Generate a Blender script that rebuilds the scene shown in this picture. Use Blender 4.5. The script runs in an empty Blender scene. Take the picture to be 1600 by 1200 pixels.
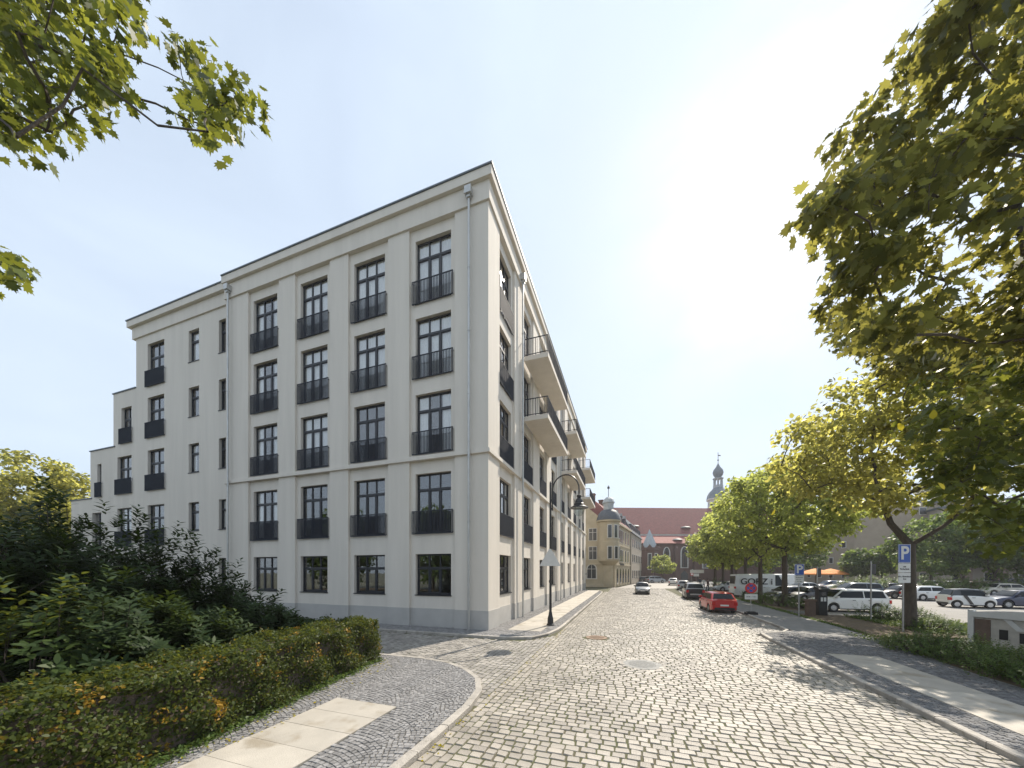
import bpy, math, random
import numpy as np
from mathutils import Vector, Matrix
R = math.radians
# ------------------------------------------------------------------ camera, world, sun, exposure
scn = bpy.context.scene
col = scn.collection
F_PX, HOR, CAM_H = 530.0, 892.0, 2.9          # focal length and horizon row of the 1600x1200 photograph
YAW = math.atan(181/530); CY, SY = math.cos(YAW), math.sin(YAW)
_D = F_PX*CAM_H/96; _X = (763-800)/F_PX*_D
CAMX, CAMY = -(_X*CY-_D*SY), -(_X*SY+_D*CY)    # building corner is the origin, x across the street, y along it
cam = bpy.data.cameras.new('camera'); cam_o = bpy.data.objects.new('camera', cam); col.objects.link(cam_o)
cam_o.location = (CAMX, CAMY, CAM_H); cam_o.rotation_euler = (R(90), 0, YAW)
cam.sensor_width = 36; cam.lens = 36*F_PX/1600; cam.shift_y = (HOR-600)/1600
cam.clip_start = .05; cam.clip_end = 5000
scn.camera = cam_o
SUN_EL = R(44); sun_h = Vector((.32, .947, 0)).normalized()
sun_dir = Vector((sun_h.x*math.cos(SUN_EL), sun_h.y*math.cos(SUN_EL), math.sin(SUN_EL)))
w = bpy.data.worlds.new('World'); scn.world = w; w.use_nodes = True
nt = w.node_tree; nt.nodes.clear()
out = nt.nodes.new('ShaderNodeOutputWorld'); bg = nt.nodes.new('ShaderNodeBackground')
sky = nt.nodes.new('ShaderNodeTexSky'); sky.sky_type = 'NISHITA'; sky.sun_disc = False
sky.sun_elevation = SUN_EL; sky.sun_rotation = math.atan2(sun_h.x, sun_h.y)
sky.air_density = 1.0; sky.dust_density = 1.4; sky.ozone_density = 1.0; sky.altitude = 100
# thin high cloud over the blue: pale veils, whiter and thinner by a soft noise
tc = nt.nodes.new('ShaderNodeTexCoord'); mp = nt.nodes.new('ShaderNodeMapping'); mp.inputs['Scale'].default_value = (1, 1, 2.2)
mp.inputs['Rotation'].default_value = (0, 0, .5)
nz = nt.nodes.new('ShaderNodeTexNoise'); nz.inputs['Scale'].default_value = 1.7; nz.inputs['Detail'].default_value = 6; nz.inputs['Roughness'].default_value = .5; nz.inputs['Distortion'].default_value = .6
rp = nt.nodes.new('ShaderNodeMapRange'); rp.inputs[1].default_value = .35; rp.inputs[2].default_value = .68; rp.inputs[3].default_value = .72; rp.inputs[4].default_value = .97
mx = nt.nodes.new('ShaderNodeMix'); mx.data_type = 'RGBA'; mx.inputs[7].default_value = (6.0, 7.0, 8.3, 1)
nt.links.new(tc.outputs['Generated'], mp.inputs[0]); nt.links.new(mp.outputs[0], nz.inputs['Vector'])
nt.links.new(nz.outputs['Fac'], rp.inputs[0]); nt.links.new(rp.outputs[0], mx.inputs[0])
nt.links.new(sky.outputs[0], mx.inputs[6]); nt.links.new(mx.outputs[2], bg.inputs[0])
bg.inputs[1].default_value = .1
nt.links.new(bg.outputs[0], out.inputs[0])
sl = bpy.data.lights.new('sun', 'SUN'); sl.energy = 5.0; sl.angle = R(.53); sl.color = (1, .91, .78)
so = bpy.data.objects.new('sun', sl); col.objects.link(so); so.rotation_euler = (-sun_dir).to_track_quat('-Z', 'Y').to_euler(); so.location = (0, 0, 60)
scn.view_settings.view_transform = 'Standard'; scn.view_settings.look = 'None'
scn.view_settings.exposure = .43; scn.view_settings.gamma = 1; scn.view_settings.use_curve_mapping = False
scn.cycles.max_bounces = 6; scn.cycles.diffuse_bounces = 3; scn.cycles.glossy_bounces = 3
scn.cycles.transmission_bounces = 4; scn.cycles.transparent_max_bounces = 8
scn.cycles.caustics_reflective = False; scn.cycles.caustics_refractive = False
scn.cycles.sample_clamp_indirect = 6

def at(px, D):
    X = (px-800)/F_PX*D
    return CAMX+X*CY-D*SY, CAMY+X*SY+D*CY
def at3(px, py, D):
    x, y = at(px, D); return Vector((x, y, CAM_H+(HOR-py)/F_PX*D))
def gnd(px, py): return at(px, F_PX*CAM_H/(py-HOR))

# ------------------------------------------------------------------ materials
MATS = {}
def mat(name, c, rough=.7, var=.12, scale=3.0, bump=0.0, bscale=40.0, metal=0.0, tint=0.0, spec=.5, c2=None, coat=0.0, stretch=None, spots=None):
    """procedural surface: colour + noise variation (+ second colour), fine bump, per-piece tint"""
    if name in MATS: return MATS[name]
    m = bpy.data.materials.new(name); m.use_nodes = True; n = m.node_tree.nodes; l = m.node_tree.links
    b = n['Principled BSDF']; b.inputs['Roughness'].default_value = rough; b.inputs['Metallic'].default_value = metal
    b.inputs['Specular IOR Level'].default_value = spec
    if coat: b.inputs['Coat Weight'].default_value = coat; b.inputs['Coat Roughness'].default_value = .04
    t = n.new('ShaderNodeTexCoord'); src = t.outputs['Object']
    if stretch:
        q = n.new('ShaderNodeMapping'); q.inputs['Scale'].default_value = stretch; l.new(src, q.inputs[0]); src = q.outputs[0]
    nz = n.new('ShaderNodeTexNoise'); nz.inputs['Scale'].default_value = scale; nz.inputs['Detail'].default_value = 5; nz.inputs['Roughness'].default_value = .6
    l.new(src, nz.inputs['Vector'])
    rr = n.new('ShaderNodeMapRange'); rr.inputs[1].default_value = .3; rr.inputs[2].default_value = .7; l.new(nz.outputs['Fac'], rr.inputs[0])
    mx = n.new('ShaderNodeMix'); mx.data_type = 'RGBA'
    hi = tuple(min(1, v*(1+var)) for v in c); lo = tuple(v*(1-var) for v in c) if c2 is None else c2
    mx.inputs[6].default_value = (*lo, 1); mx.inputs[7].default_value = (*hi, 1); l.new(rr.outputs[0], mx.inputs[0])
    o = mx.outputs[2]
    if tint:
        a = n.new('ShaderNodeAttribute'); a.attribute_name = 'tint'
        r2 = n.new('ShaderNodeMapRange'); r2.inputs[3].default_value = 1-tint; r2.inputs[4].default_value = 1+tint; l.new(a.outputs['Fac'], r2.inputs[0])
        v = n.new('ShaderNodeMix'); v.data_type = 'RGBA'; v.blend_type = 'MULTIPLY'; v.inputs[0].default_value = 1
        cb = n.new('ShaderNodeCombineColor')
        for i in range(3): l.new(r2.outputs[0], cb.inputs[i])
        l.new(o, v.inputs[6]); l.new(cb.outputs[0], v.inputs[7]); o = v.outputs[2]
    if spots:
        s = n.new('ShaderNodeTexNoise'); s.inputs['Scale'].default_value = spots[1]; s.inputs['Detail'].default_value = 6; l.new(t.outputs['Object'], s.inputs['Vector'])
        r3 = n.new('ShaderNodeMapRange'); r3.inputs[1].default_value = spots[2]; r3.inputs[2].default_value = spots[2]+.12; l.new(s.outputs['Fac'], r3.inputs[0])
        v = n.new('ShaderNodeMix'); v.data_type = 'RGBA'; v.inputs[7].default_value = (*spots[0], 1); l.new(r3.outputs[0], v.inputs[0]); l.new(o, v.inputs[6]); o = v.outputs[2]
    l.new(o, b.inputs['Base Color'])
    if bump:
        z = n.new('ShaderNodeTexNoise'); z.inputs['Scale'].default_value = bscale; z.inputs['Detail'].default_value = 4; l.new(t.outputs['Object'], z.inputs['Vector'])
        bp = n.new('ShaderNodeBump'); bp.inputs['Strength'].default_value = bump; bp.inputs['Distance'].default_value = .02
        l.new(z.outputs['Fac'], bp.inputs['Height']); l.new(bp.outputs[0], b.inputs['Normal'])
    MATS[name] = m; return m
def leaf_mat(name, dark, light, trans, tw=.45, rough=.5, autumn=None, shift=None):
    m = bpy.data.materials.new(name); m.use_nodes = True; n = m.node_tree.nodes; l = m.node_tree.links; n.clear()
    o = n.new('ShaderNodeOutputMaterial'); a = n.new('ShaderNodeAttribute'); a.attribute_name = 'tint'
    def ramp(c0, c1):
        x = n.new('ShaderNodeMix'); x.data_type = 'RGBA'; x.inputs[6].default_value = (*c0, 1); x.inputs[7].default_value = (*c1, 1); l.new(a.outputs['Fac'], x.inputs[0]); return x.outputs[2]
    c = ramp(dark, light); tcol = ramp(tuple(v*.4 for v in trans), trans)
    if autumn:
        t = n.new('ShaderNodeTexCoord'); s = n.new('ShaderNodeTexNoise'); s.inputs['Scale'].default_value = autumn[1]; s.inputs['Detail'].default_value = 3; l.new(t.outputs['Object'], s.inputs['Vector'])
        ad = n.new('ShaderNodeMath'); ad.operation = 'MULTIPLY_ADD'; ad.inputs[1].default_value = .16; l.new(a.outputs['Fac'], ad.inputs[0]); l.new(s.outputs['Fac'], ad.inputs[2])
        r3 = n.new('ShaderNodeMapRange'); r3.inputs[1].default_value = autumn[2]; r3.inputs[2].default_value = autumn[2]+.06; l.new(ad.outputs[0], r3.inputs[0])
        for k in range(2):
            v = n.new('ShaderNodeMix'); v.data_type = 'RGBA'; l.new(r3.outputs[0], v.inputs[0]); l.new((c, tcol)[k], v.inputs[6]); v.inputs[7].default_value = (*autumn[0], 1)
            if k == 0: c = v.outputs[2]
            else: tcol = v.outputs[2]
    d = n.new('ShaderNodeBsdfPrincipled'); d.inputs['Roughness'].default_value = rough; d.inputs['Specular IOR Level'].default_value = .22; l.new(c, d.inputs['Base Color'])
    t = n.new('ShaderNodeBsdfTranslucent'); l.new(tcol, t.inputs[0])
    x = n.new('ShaderNodeMixShader'); x.inputs[0].default_value = tw; l.new(d.outputs[0], x.inputs[1]); l.new(t.outputs[0], x.inputs[2]); l.new(x.outputs[0], o.inputs[0])
    MATS[name] = m; return m
def glass_mat(name, tintc=(.55, .6, .6), refl=.16):
    m = bpy.data.materials.new(name); m.use_nodes = True; n = m.node_tree.nodes; l = m.node_tree.links; n.clear()
    o = n.new('ShaderNodeOutputMaterial'); g = n.new('ShaderNodeBsdfGlossy'); g.inputs['Roughness'].default_value = .015
    t = n.new('ShaderNodeBsdfTransparent'); t.inputs[0].default_value = (*tintc, 1)
    fr = n.new('ShaderNodeFresnel'); ge = n.new('ShaderNodeNewGeometry'); mr = n.new('ShaderNodeMapRange'); mr.inputs[3].default_value = 1.5; mr.inputs[4].default_value = 1/1.5
    l.new(ge.outputs['Backfacing'], mr.inputs[0]); l.new(mr.outputs[0], fr.inputs['IOR'])     # both faces of a pane mirror alike
    ad = n.new('ShaderNodeMath'); ad.operation = 'ADD'; ad.use_clamp = True; ad.inputs[1].default_value = refl-.04; l.new(fr.outputs[0], ad.inputs[0])
    # old float glass is never quite flat
    tc = n.new('ShaderNodeTexCoord'); z = n.new('ShaderNodeTexNoise'); z.inputs['Scale'].default_value = .9; l.new(tc.outputs['Object'], z.inputs['Vector'])
    bp = n.new('ShaderNodeBump'); bp.inputs['Strength'].default_value = .06; bp.inputs['Distance'].default_value = .05; l.new(z.outputs['Fac'], bp.inputs['Height']); l.new(bp.outputs[0], g.inputs['Normal'])
    x = n.new('ShaderNodeMixShader'); l.new(ad.outputs[0], x.inputs[0]); l.new(t.outputs[0], x.inputs[1]); l.new(g.outputs[0], x.inputs[2]); l.new(x.outputs[0], o.inputs[0])
    MATS[name] = m; return m
def paint(name, c): return mat('paint_'+name, c, rough=.32, var=.03, scale=2, coat=.8, spec=.5)

mat('plaster', (.70, .648, .575), .9, .055, 1.1, .25, 90, stretch=(1.6, 1.6, .14))
mat('plinth', (.47, .455, .43), .85, .07, 1.4, .25, 60)
mat('frame', (.022, .024, .03), .45, .1, 5)
mat('railing', (.035, .04, .052), .7, .12, 4, spec=.2)
mat('zinc', (.5, .5, .48), .45, .1, 3, metal=.6)
mat('coping', (.10, .12, .135), .5, .1, 2, metal=.4)
mat('curtain', (.85, .84, .82), .95, .05, 6)
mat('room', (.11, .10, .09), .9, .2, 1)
mat('cobble', (.32, .288, .245), .5, .24, .8, .5, 70, tint=.2, spots=((.2, .18, .15), 30, .66))
mat('cobble_side', (.28, .258, .23), .6, .2, 1.3, .6, 70, tint=.25)
mat('joint', (.085, .07, .05), .95, .3, 2.2, .5, 60, c2=(.075, .09, .03))
mat('mosaic', (.235, .228, .224), .75, .2, 12, .4, 90, tint=.25)
mat('mosaic_dark', (.15, .148, .15), .8, .2, 12, .4, 90, tint=.3)
mat('mosaic_joint', (.1, .095, .085), .95, .3, 3, .5, 80)
mat('slab', (.42, .385, .33), .75, .1, 2.2, .3, 60, tint=.1, spots=((.3, .26, .2), 1.6, .55))
mat('kerb', (.37, .34, .3), .75, .2, 5, .6, 50, tint=.22, spots=((.22, .2, .16), 4, .62))
mat('asphalt', (.085, .083, .08), .85, .2, 2, .6, 140)
mat('lot', (.25, .235, .215), .85, .12, .6, .4, 120, spots=((.18, .17, .16), .5, .62))
mat('path', (.2, .195, .19), .85, .12, 1.5, .4, 120)
mat('soil', (.085, .06, .038), .95, .3, 5, .8, 60, c2=(.12, .09, .05))
mat('far_ground', (.13, .13, .09), .95, .3, .05)
mat('bark', (.085, .068, .052), .9, .3, 9, .9, 35, stretch=(1, 1, .25))
mat('iron', (.018, .018, .02), .4, .1, 4)
mat('manhole', (.22, .14, .085), .7, .25, 8, .6, 60)
mat('grey_iron', (.2, .2, .19), .6, .25, 8, .6, 60)
mat('galv', (.38, .38, .37), .5, .12, 6, metal=.5)
mat('sign_white', (.72, .72, .7), .5, .05, 4)
mat('sign_back', (.62, .62, .6), .55, .06, 4)
mat('sign_blue', (.02, .09, .42), .45, .05, 4)
mat('sign_red', (.55, .03, .03), .45, .05, 4)
mat('ink', (.02, .02, .02), .6, .05, 4)
mat('rubber', (.022, .022, .022), .85, .1, 10)
mat('rim', (.5, .5, .5), .3, .1, 10, metal=.8)
mat('trim', (.02, .02, .021), .6, .1, 8)
mat('tail', (.5, .012, .01), .25, .1, 8, coat=.5)
mat('lens', (.75, .77, .8), .12, .05, 8, coat=.6)
mat('plate', (.75, .75, .73), .5, .03, 8)
mat('car_glass', (.008, .012, .015), .08, .1, 2, spec=.28)
mat('sandstone', (.43, .365, .255), .9, .14, .8, .4, 20)
mat('sandstone_trim', (.5, .43, .31), .85, .1, 2)
mat('tan_wall', (.33, .27, .2), .9, .1, .6)
mat('grey_plaster', (.36, .31, .25), .9, .1, .6)
mat('roof_red', (.2, .07, .062), .85, .18, 1.6, .4, 12)
mat('roof_red2', (.25, .085, .07), .85, .15, 1.6, .4, 12)
mat('roof_slate', (.075, .085, .1), .6, .2, 3)
mat('brick_dark', (.105, .06, .05), .9, .25, 1.2, .4, 14, c2=(.14, .085, .07))
mat('stone_white', (.62, .6, .56), .85, .1, 3)
mat('copper', (.15, .18, .2), .6, .2, 2)
mat('copper_pale', (.36, .39, .4), .6, .15, 2)
mat('win_dark', (.03, .035, .04), .15, .1, 2, spec=.8)
mat('orange', (.75, .27, .06), .8, .08, 2)
mat('green_paint', (.012, .13, .075), .45, .12, 5)
mat('weathered', (.48, .45, .4), .9, .15, 3, .6, 40, spots=((.24, .2, .15), 2.2, .6))
mat('concrete_brown', (.15, .105, .08), .9, .2, 4, .5, 40)
mat('trousers', (.03, .035, .06), .9, .1, 5); mat('skin', (.5, .31, .22), .6, .05, 5); mat('hair', (.03, .02, .015), .7, .1, 8)
leaf_mat('leaf_street', (.09, .13, .035), (.19, .23, .06), (.78, .84, .2), .57)
leaf_mat('leaf_gold', (.11, .13, .035), (.22, .22, .06), (.9, .85, .2), .57)
leaf_mat('leaf_maple', (.05, .07, .022), (.11, .13, .04), (.5, .46, .09), .5, .45)
leaf_mat('leaf_maple_gold', (.045, .07, .018), (.1, .13, .028), (.38, .4, .05), .45, .45)
leaf_mat('leaf_park', (.055, .105, .03), (.12, .18, .05), (.3, .4, .08), .45)
leaf_mat('leaf_shrub', (.02, .04, .014), (.055, .085, .025), (.1, .14, .02), .3, .55)
leaf_mat('leaf_laurel', (.03, .055, .018), (.075, .11, .028), (.3, .33, .04), .36, .4)
leaf_mat('leaf_hedge', (.032, .055, .013), (.085, .108, .024), (.22, .24, .03), .4, .5, autumn=((.36, .22, .03), 2.6, .71))
leaf_mat('leaf_ground', (.06, .11, .03), (.13, .19, .05), (.26, .34, .06), .4)
leaf_mat('leaf_fallen', (.30, .24, .02), (.5, .42, .03), (.6, .5, .04), .4)
glass_mat('glass', (.97, .98, .98), .14); glass_mat('glass_dark', (.4, .44, .44), .12); glass_mat('glass_clear', (.85, .9, .9), .1)

# ------------------------------------------------------------------ mesh helpers
class MB:
    def __init__(s): s.v, s.f, s.t = [], [], []
    def add(s, vs, fs, tint=None):
        o = len(s.v); s.v += [tuple(p) for p in vs]; s.f += [tuple(i+o for i in q) for q in fs]; s.t += [random.random() if tint is None else tint]*len(fs); return s
    def box(s, x0, x1, y0, y1, z0, z1, tint=None):
        x0, x1 = min(x0, x1), max(x0, x1); y0, y1 = min(y0, y1), max(y0, y1)
        return s.add([(x0,y0,z0),(x1,y0,z0),(x1,y1,z0),(x0,y1,z0),(x0,y0,z1),(x1,y0,z1),(x1,y1,z1),(x0,y1,z1)],
                     [(0,3,2,1),(4,5,6,7),(0,1,5,4),(1,2,6,5),(2,3,7,6),(3,0,4,7)], tint)
    def prism(s, poly, z0, z1, tint=None):
        n = len(poly); a = sum(poly[i][0]*poly[(i+1)%n][1]-poly[(i+1)%n][0]*poly[i][1] for i in range(n))
        if a < 0: poly = poly[::-1]
        return s.add([(p[0], p[1], z0) for p in poly]+[(p[0], p[1], z1) for p in poly],
                     [tuple(range(n))[::-1], tuple(range(n, 2*n))]+[(i, (i+1)%n, n+(i+1)%n, n+i) for i in range(n)], tint)
    def plate(s, pts, thick, axis):            # polygon in space + extrusion vector
        n = len(pts); e = Vector(axis).normalized()*thick; P = [Vector(p) for p in pts]
        return s.add([tuple(p) for p in P]+[tuple(p+e) for p in P], [tuple(range(n))[::-1], tuple(range(n, 2*n))]+[(i, (i+1)%n, n+(i+1)%n, n+i) for i in range(n)])
    def tube(s, pts, rad, n=8, tint=None, cap=True):
        P = [Vector(p) for p in pts]; rr = rad if hasattr(rad, '__len__') else [rad]*len(P); vs, fs = [], []
        up = None
        for i, p in enumerate(P):
            d = (P[min(i+1, len(P)-1)]-P[max(i-1, 0)]); d = d.normalized() if d.length > 1e-9 else Vector((0,0,1))
            if up is None: up = Vector((1,0,0)) if abs(d.x) < .8 else Vector((0,1,0))
            u = (up-d*up.dot(d)).normalized(); v = d.cross(u); up = u
            for k in range(n):
                a = 2*math.pi*k/n; vs.append(p+u*math.cos(a)*rr[i]+v*math.sin(a)*rr[i])
        for i in range(len(P)-1):
            for k in range(n): fs.append((i*n+k, i*n+(k+1)%n, (i+1)*n+(k+1)%n, (i+1)*n+k))
        if cap: fs += [tuple(range(n))[::-1], tuple(range((len(P)-1)*n, len(P)*n))]
        return s.add(vs, fs, tint)
    def lathe(s, prof, n=16, c=(0,0,0), ax='z', tint=None, cap=True):
        vs, fs = [], []
        for r, h in prof:
            for k in range(n):
                a = 2*math.pi*k/n; x, y = r*math.cos(a), r*math.sin(a)
                q = (x, y, h) if ax == 'z' else ((h, x, y) if ax == 'x' else (x, h, -y))
                vs.append((c[0]+q[0], c[1]+q[1], c[2]+q[2]))
        for i in range(len(prof)-1):
            for k in range(n): fs.append((i*n+k, i*n+(k+1)%n, (i+1)*n+(k+1)%n, (i+1)*n+k))
        if cap: fs += [tuple(range(n))[::-1], tuple(range((len(prof)-1)*n, len(prof)*n))]
        return s.add(vs, fs, tint)
    def xf(s, M): s.v = [tuple(M @ Vector(p)) for p in s.v]; return s
    def mesh(s, name, m, smooth=False):
        me = bpy.data.meshes.new(name); me.from_pydata(s.v, [], s.f); me.update()
        me.attributes.new('tint', 'FLOAT', 'FACE').data.foreach_set('value', s.t)
        if m: me.materials.append(MATS[m] if isinstance(m, str) else m)
        if smooth: me.polygons.foreach_set('use_smooth', [True]*len(me.polygons)); me.set_sharp_from_angle(angle=R(38))
        return me
    def build(s, name, m, parent=None, smooth=False, loc=(0,0,0), rz=0): return obj(name, s.mesh(name, m, smooth), parent, loc, rz)
def obj(name, me, parent=None, loc=(0,0,0), rz=0):
    o = bpy.data.objects.new(name, me); col.objects.link(o); o.location = loc; o.rotation_euler = (0, 0, rz)
    if parent: o.parent = parent
    return o
def tag(o, label=None, cat=None, group=None, kind=None):
    if label: o['label'] = label
    if cat: o['category'] = cat
    if group: o['group'] = group
    if kind: o['kind'] = kind
    return o
def empty(name, loc=(0,0,0), rz=0, **k): return tag(obj(name, None, None, loc, rz), **k)
def B(name, m, parent, *a, **k): return MB().box(*a).build(name, m, parent, **k)
def text_mesh(s, size, m, name='lettering', depth=.004, bold=0.0):
    cu = bpy.data.curves.new('t', 'FONT'); cu.body = s; cu.size = size; cu.extrude = depth; cu.align_x = 'CENTER'; cu.align_y = 'CENTER'; cu.offset = bold
    o = bpy.data.objects.new('t', cu); col.objects.link(o)
    dg = bpy.context.evaluated_depsgraph_get(); me = bpy.data.meshes.new_from_object(o.evaluated_get(dg)); bpy.data.objects.remove(o)
    me.name = name; me.materials.clear(); me.materials.append(MATS[m]); return me
def text(s, size, m, parent, loc, rot, name='lettering', **k):
    o = obj(name, text_mesh(s, size, m, name, **k), parent, loc); o.rotation_euler = rot; return o

# ------------------------------------------------------------------ leaves
MAPLE = [(0,0),(.1,.02),(.34,-.06),(.27,.12),(.5,.22),(.34,.34),(.42,.56),(.2,.5),(.16,.74),(.06,.7),(0,1.0),(-.06,.7),(-.16,.74),(-.2,.5),(-.42,.56),(-.34,.34),(-.5,.22),(-.27,.12),(-.34,-.06),(-.1,.02)]
LANCE = [(0,0),(.12,.25),(.155,.5),(.09,.78),(0,1),(-.09,.78),(-.155,.5),(-.12,.25)]
LAUREL = [(0,0),(.14,.2),(.2,.48),(.12,.8),(0,1),(-.12,.8),(-.2,.48),(-.14,.2)]
OVAL = [(0,0),(.25,.22),(.3,.5),(.16,.82),(0,1),(-.16,.82),(-.3,.5),(-.25,.22)]
DIAM = [(0,0),(.36,.35),(.22,.78),(0,1),(-.3,.7),(-.34,.3)]
def leaf_np(shape, fold=.18, droop=.12):
    p = np.array(shape, float); z = np.abs(p[:,0])*fold - droop*p[:,1]**2
    return np.column_stack([p[:,0], p[:,1], z])
def leaves_mesh(name, m, C, Nrm, Up, size, shape, tint=None, fold=.18, droop=.12):
    """C centres (n,3), Nrm normals, Up tip directions, size (n,)"""
    L = leaf_np(shape, fold, droop); k = len(L); n = len(C)
    Nrm = Nrm/np.linalg.norm(Nrm, axis=1, keepdims=True)
    Up = Up-Nrm*(Up*Nrm).sum(1, keepdims=True); Up /= np.linalg.norm(Up, axis=1, keepdims=True)+1e-9
    X = np.cross(Up, Nrm)
    V = C[:,None,:]+size[:,None,None]*(L[None,:,0:1]*X[:,None,:]+L[None,:,1:2]*Up[:,None,:]+L[None,:,2:3]*Nrm[:,None,:])
    me = bpy.data.meshes.new(name); me.vertices.add(n*k); me.vertices.foreach_set('co', V.ravel())
    me.loops.add(n*k); me.loops.foreach_set('vertex_index', np.arange(n*k, dtype=np.int32))
    me.polygons.add(n); me.polygons.foreach_set('loop_start', np.arange(0, n*k, k, dtype=np.int32)); me.update(calc_edges=True)
    me.attributes.new('tint', 'FLOAT', 'FACE').data.foreach_set('value', (np.random.rand(n) if tint is None else tint).astype(np.float32))
    me.materials.append(MATS[m]); return me
def rnd(n): return np.random.normal(size=(n, 3))
def clump_leaves(cent, rad, per, size, up_bias=.5, flat=.75):
    """leaves round cluster centres: mostly towards each cluster's skin"""
    n = len(cent)*per; c = np.repeat(cent, per, 0); r = np.repeat(rad, per)
    d = rnd(n); d /= np.linalg.norm(d, axis=1, keepdims=True); q = np.random.rand(n)**.45
    C = c+d*(r*q)[:,None]*np.array([1, 1, flat])
    N = d*.5+rnd(n)*.55; N[:,2] += up_bias
    U = d+rnd(n)*.5; U[:,2] -= .55
    return C, N, U, size*(.7+.6*np.random.rand(n))
def grow(start, nodes, r0, rtip=.012, sag=.0):
    """branch skeleton: each node hangs on the nearest one already joined that lies closer to the trunk top"""
    pts = [Vector(start)]; par = [-1]
    order = sorted(nodes, key=lambda p: (Vector(p)-pts[0]).length)
    for p in order:
        p = Vector(p); best, bd = 0, 1e9
        for i, q in enumerate(pts):
            d = (p-q).length + .35*(q-pts[0]).length
            if d < bd: best, bd = i, d
        pts.append(p); par.append(best)
    wgt = [1]*len(pts)
    for i in range(len(pts)-1, 0, -1): wgt[par[i]] += wgt[i]
    tot = wgt[0]; mb = MB()
    for i in range(1, len(pts)):
        a, b = pts[par[i]], pts[i]; ra = max(rtip, r0*math.sqrt(wgt[i]/tot)*.95); rb = max(rtip*.6, ra*.6)
        m = (a+b)*.5+Vector((random.uniform(-1,1), random.uniform(-1,1), random.uniform(-.3,1)))*(b-a).length*.1
        mb.tube([a, m, b], [ra, (ra+rb)/2, rb], 6 if ra > .04 else 4, cap=False)
    return mb
def tree(name, label, x, y, top, low, rad, ncl, per, lsize, leaf, seed, trunk_r=.17, fork=None, group=None, cat='tree', crx=1.0, cry=1.0, lean=(0,0), shape=DIAM, clr=1.0, gap=0.0):
    random.seed(seed); np.random.seed(seed)
    root = empty(name, (x, y, 0), label=label, cat=cat, group=group)
    zc = (top+low)/2; hz = (top-low)/2; cs = []
    while len(cs) < ncl:
        d = Vector((random.gauss(0,1), random.gauss(0,1), random.gauss(0,1))).normalized()*random.uniform(.35, 1)**.6
        k = 1-.25*max(0, d.z)                      # a little narrower on top
        p = Vector((d.x*rad*crx*k+lean[0]*(d.z+1), d.y*rad*cry*k+lean[1]*(d.z+1), zc+d.z*hz))
        cs.append(p)
    cent = np.array([tuple(p) for p in cs]); rr = np.random.uniform(.65, 1.15, ncl)*clr
    C, N, U, S = clump_leaves(cent, rr, per, lsize)
    obj('crown', leaves_mesh('crown', leaf, C, N, U, S, shape), root)
    fk = fork or low+.6
    t = MB(); t.tube([(0,0,-.1),(0,0,.15),(lean[0]*.1,lean[1]*.1,fk*.5),(lean[0]*.2,lean[1]*.2,fk)], [trunk_r*1.5, trunk_r*1.12, trunk_r*.95, trunk_r*.85], 10)
    t.build('trunk', 'bark', root, smooth=True)
    g = grow((lean[0]*.2, lean[1]*.2, fk-.05), [tuple(p) for p in cs[:int(ncl*.7)]], trunk_r*1.0)
    g.build('limbs', 'bark', root, smooth=True)
    return root
# ------------------------------------------------------------------ ground, road, pavements
random.seed(3); np.random.seed(3); mat('far_cobble', (.25, .23, .2), .65, .15, 3, .5, 30)
tag(MB().box(-900, 900, -300, 1500, -.6, -.12).build('ground', 'far_ground'), kind='structure')
RIGHT = [(11.8,-30),(11.8,18),(12.2,26),(13.0,38),(14.7,53),(17.5,70),(20.5,84),(22,90)]
road = MB().prism([(-60,-5.3),(-60,-1.2),(0,-1.2),(3.1,1.5),(3.1,31),(2,36),(-60,37),(-60,46),(4.6,46.6),(7.2,62),(10.2,81),(8,88),(-30,92),(-30,99),(22,99)]+RIGHT[::-1]+[(3.1,-30),(3.1,-9),(1,-5.4)], -.1, -.013).build('road', 'joint')
tag(road, kind='structure')
def proj(x, y, z):
    dx, dy = x-CAMX, y-CAMY; X = dx*CY+dy*SY; D = -dx*SY+dy*CY
    return (800+F_PX*X/D, HOR-F_PX*(z-CAM_H)/D, D) if D > .2 else (-9e9, 9e9, D)
def stone(mb, cx, cy, w, d, rot=0.0, z=0.0, h=.022, ch=.011, j=.011, oct=False):
    ca, sa = math.cos(rot), math.sin(rot); lo, hi = [], []
    tz = random.uniform(-.006, .006); tx, ty = random.uniform(-.035,.035), random.uniform(-.035,.035)
    if oct:
        k = random.uniform(.1, .2); cor = []
        for sx, sy in ((-1,-1),(1,-1),(1,1),(-1,1)):
            a = (sx*w/2*(1-k), sy*d/2), (sx*w/2, sy*d/2*(1-k*1.2)); cor += list(a if sx*sy < 0 else a[::-1])
    else: cor = [(-w/2,-d/2),(w/2,-d/2),(w/2,d/2),(-w/2,d/2)]
    n = len(cor)
    for px, py in cor:
        px += random.uniform(-j, j); py += random.uniform(-j, j)
        lo.append((cx+px*ca-py*sa, cy+px*sa+py*ca, z-h))
        s = 1-2*ch/w, 1-2*ch/d; qx, qy = px*s[0], py*s[1]
        hi.append((cx+qx*ca-qy*sa, cy+qx*sa+qy*ca, z+tz+qx*tx+qy*ty))
    order = list(range(n))
    mb.add(lo+hi, [tuple(range(n, 2*n))]+[(i, (i+1)%n, n+(i+1)%n, n+i) for i in order])
MAN = [(4.94, .39, .46), (6.65, -3.52, .58)]
def on_road(x, y):
    if x < 3.2 or x > 11.6: return False
    return all((x-a)**2+(y-b)**2 > (r+.12)**2 for a, b, r in MAN)
stones = []
y = -13.6; row = 0
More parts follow.
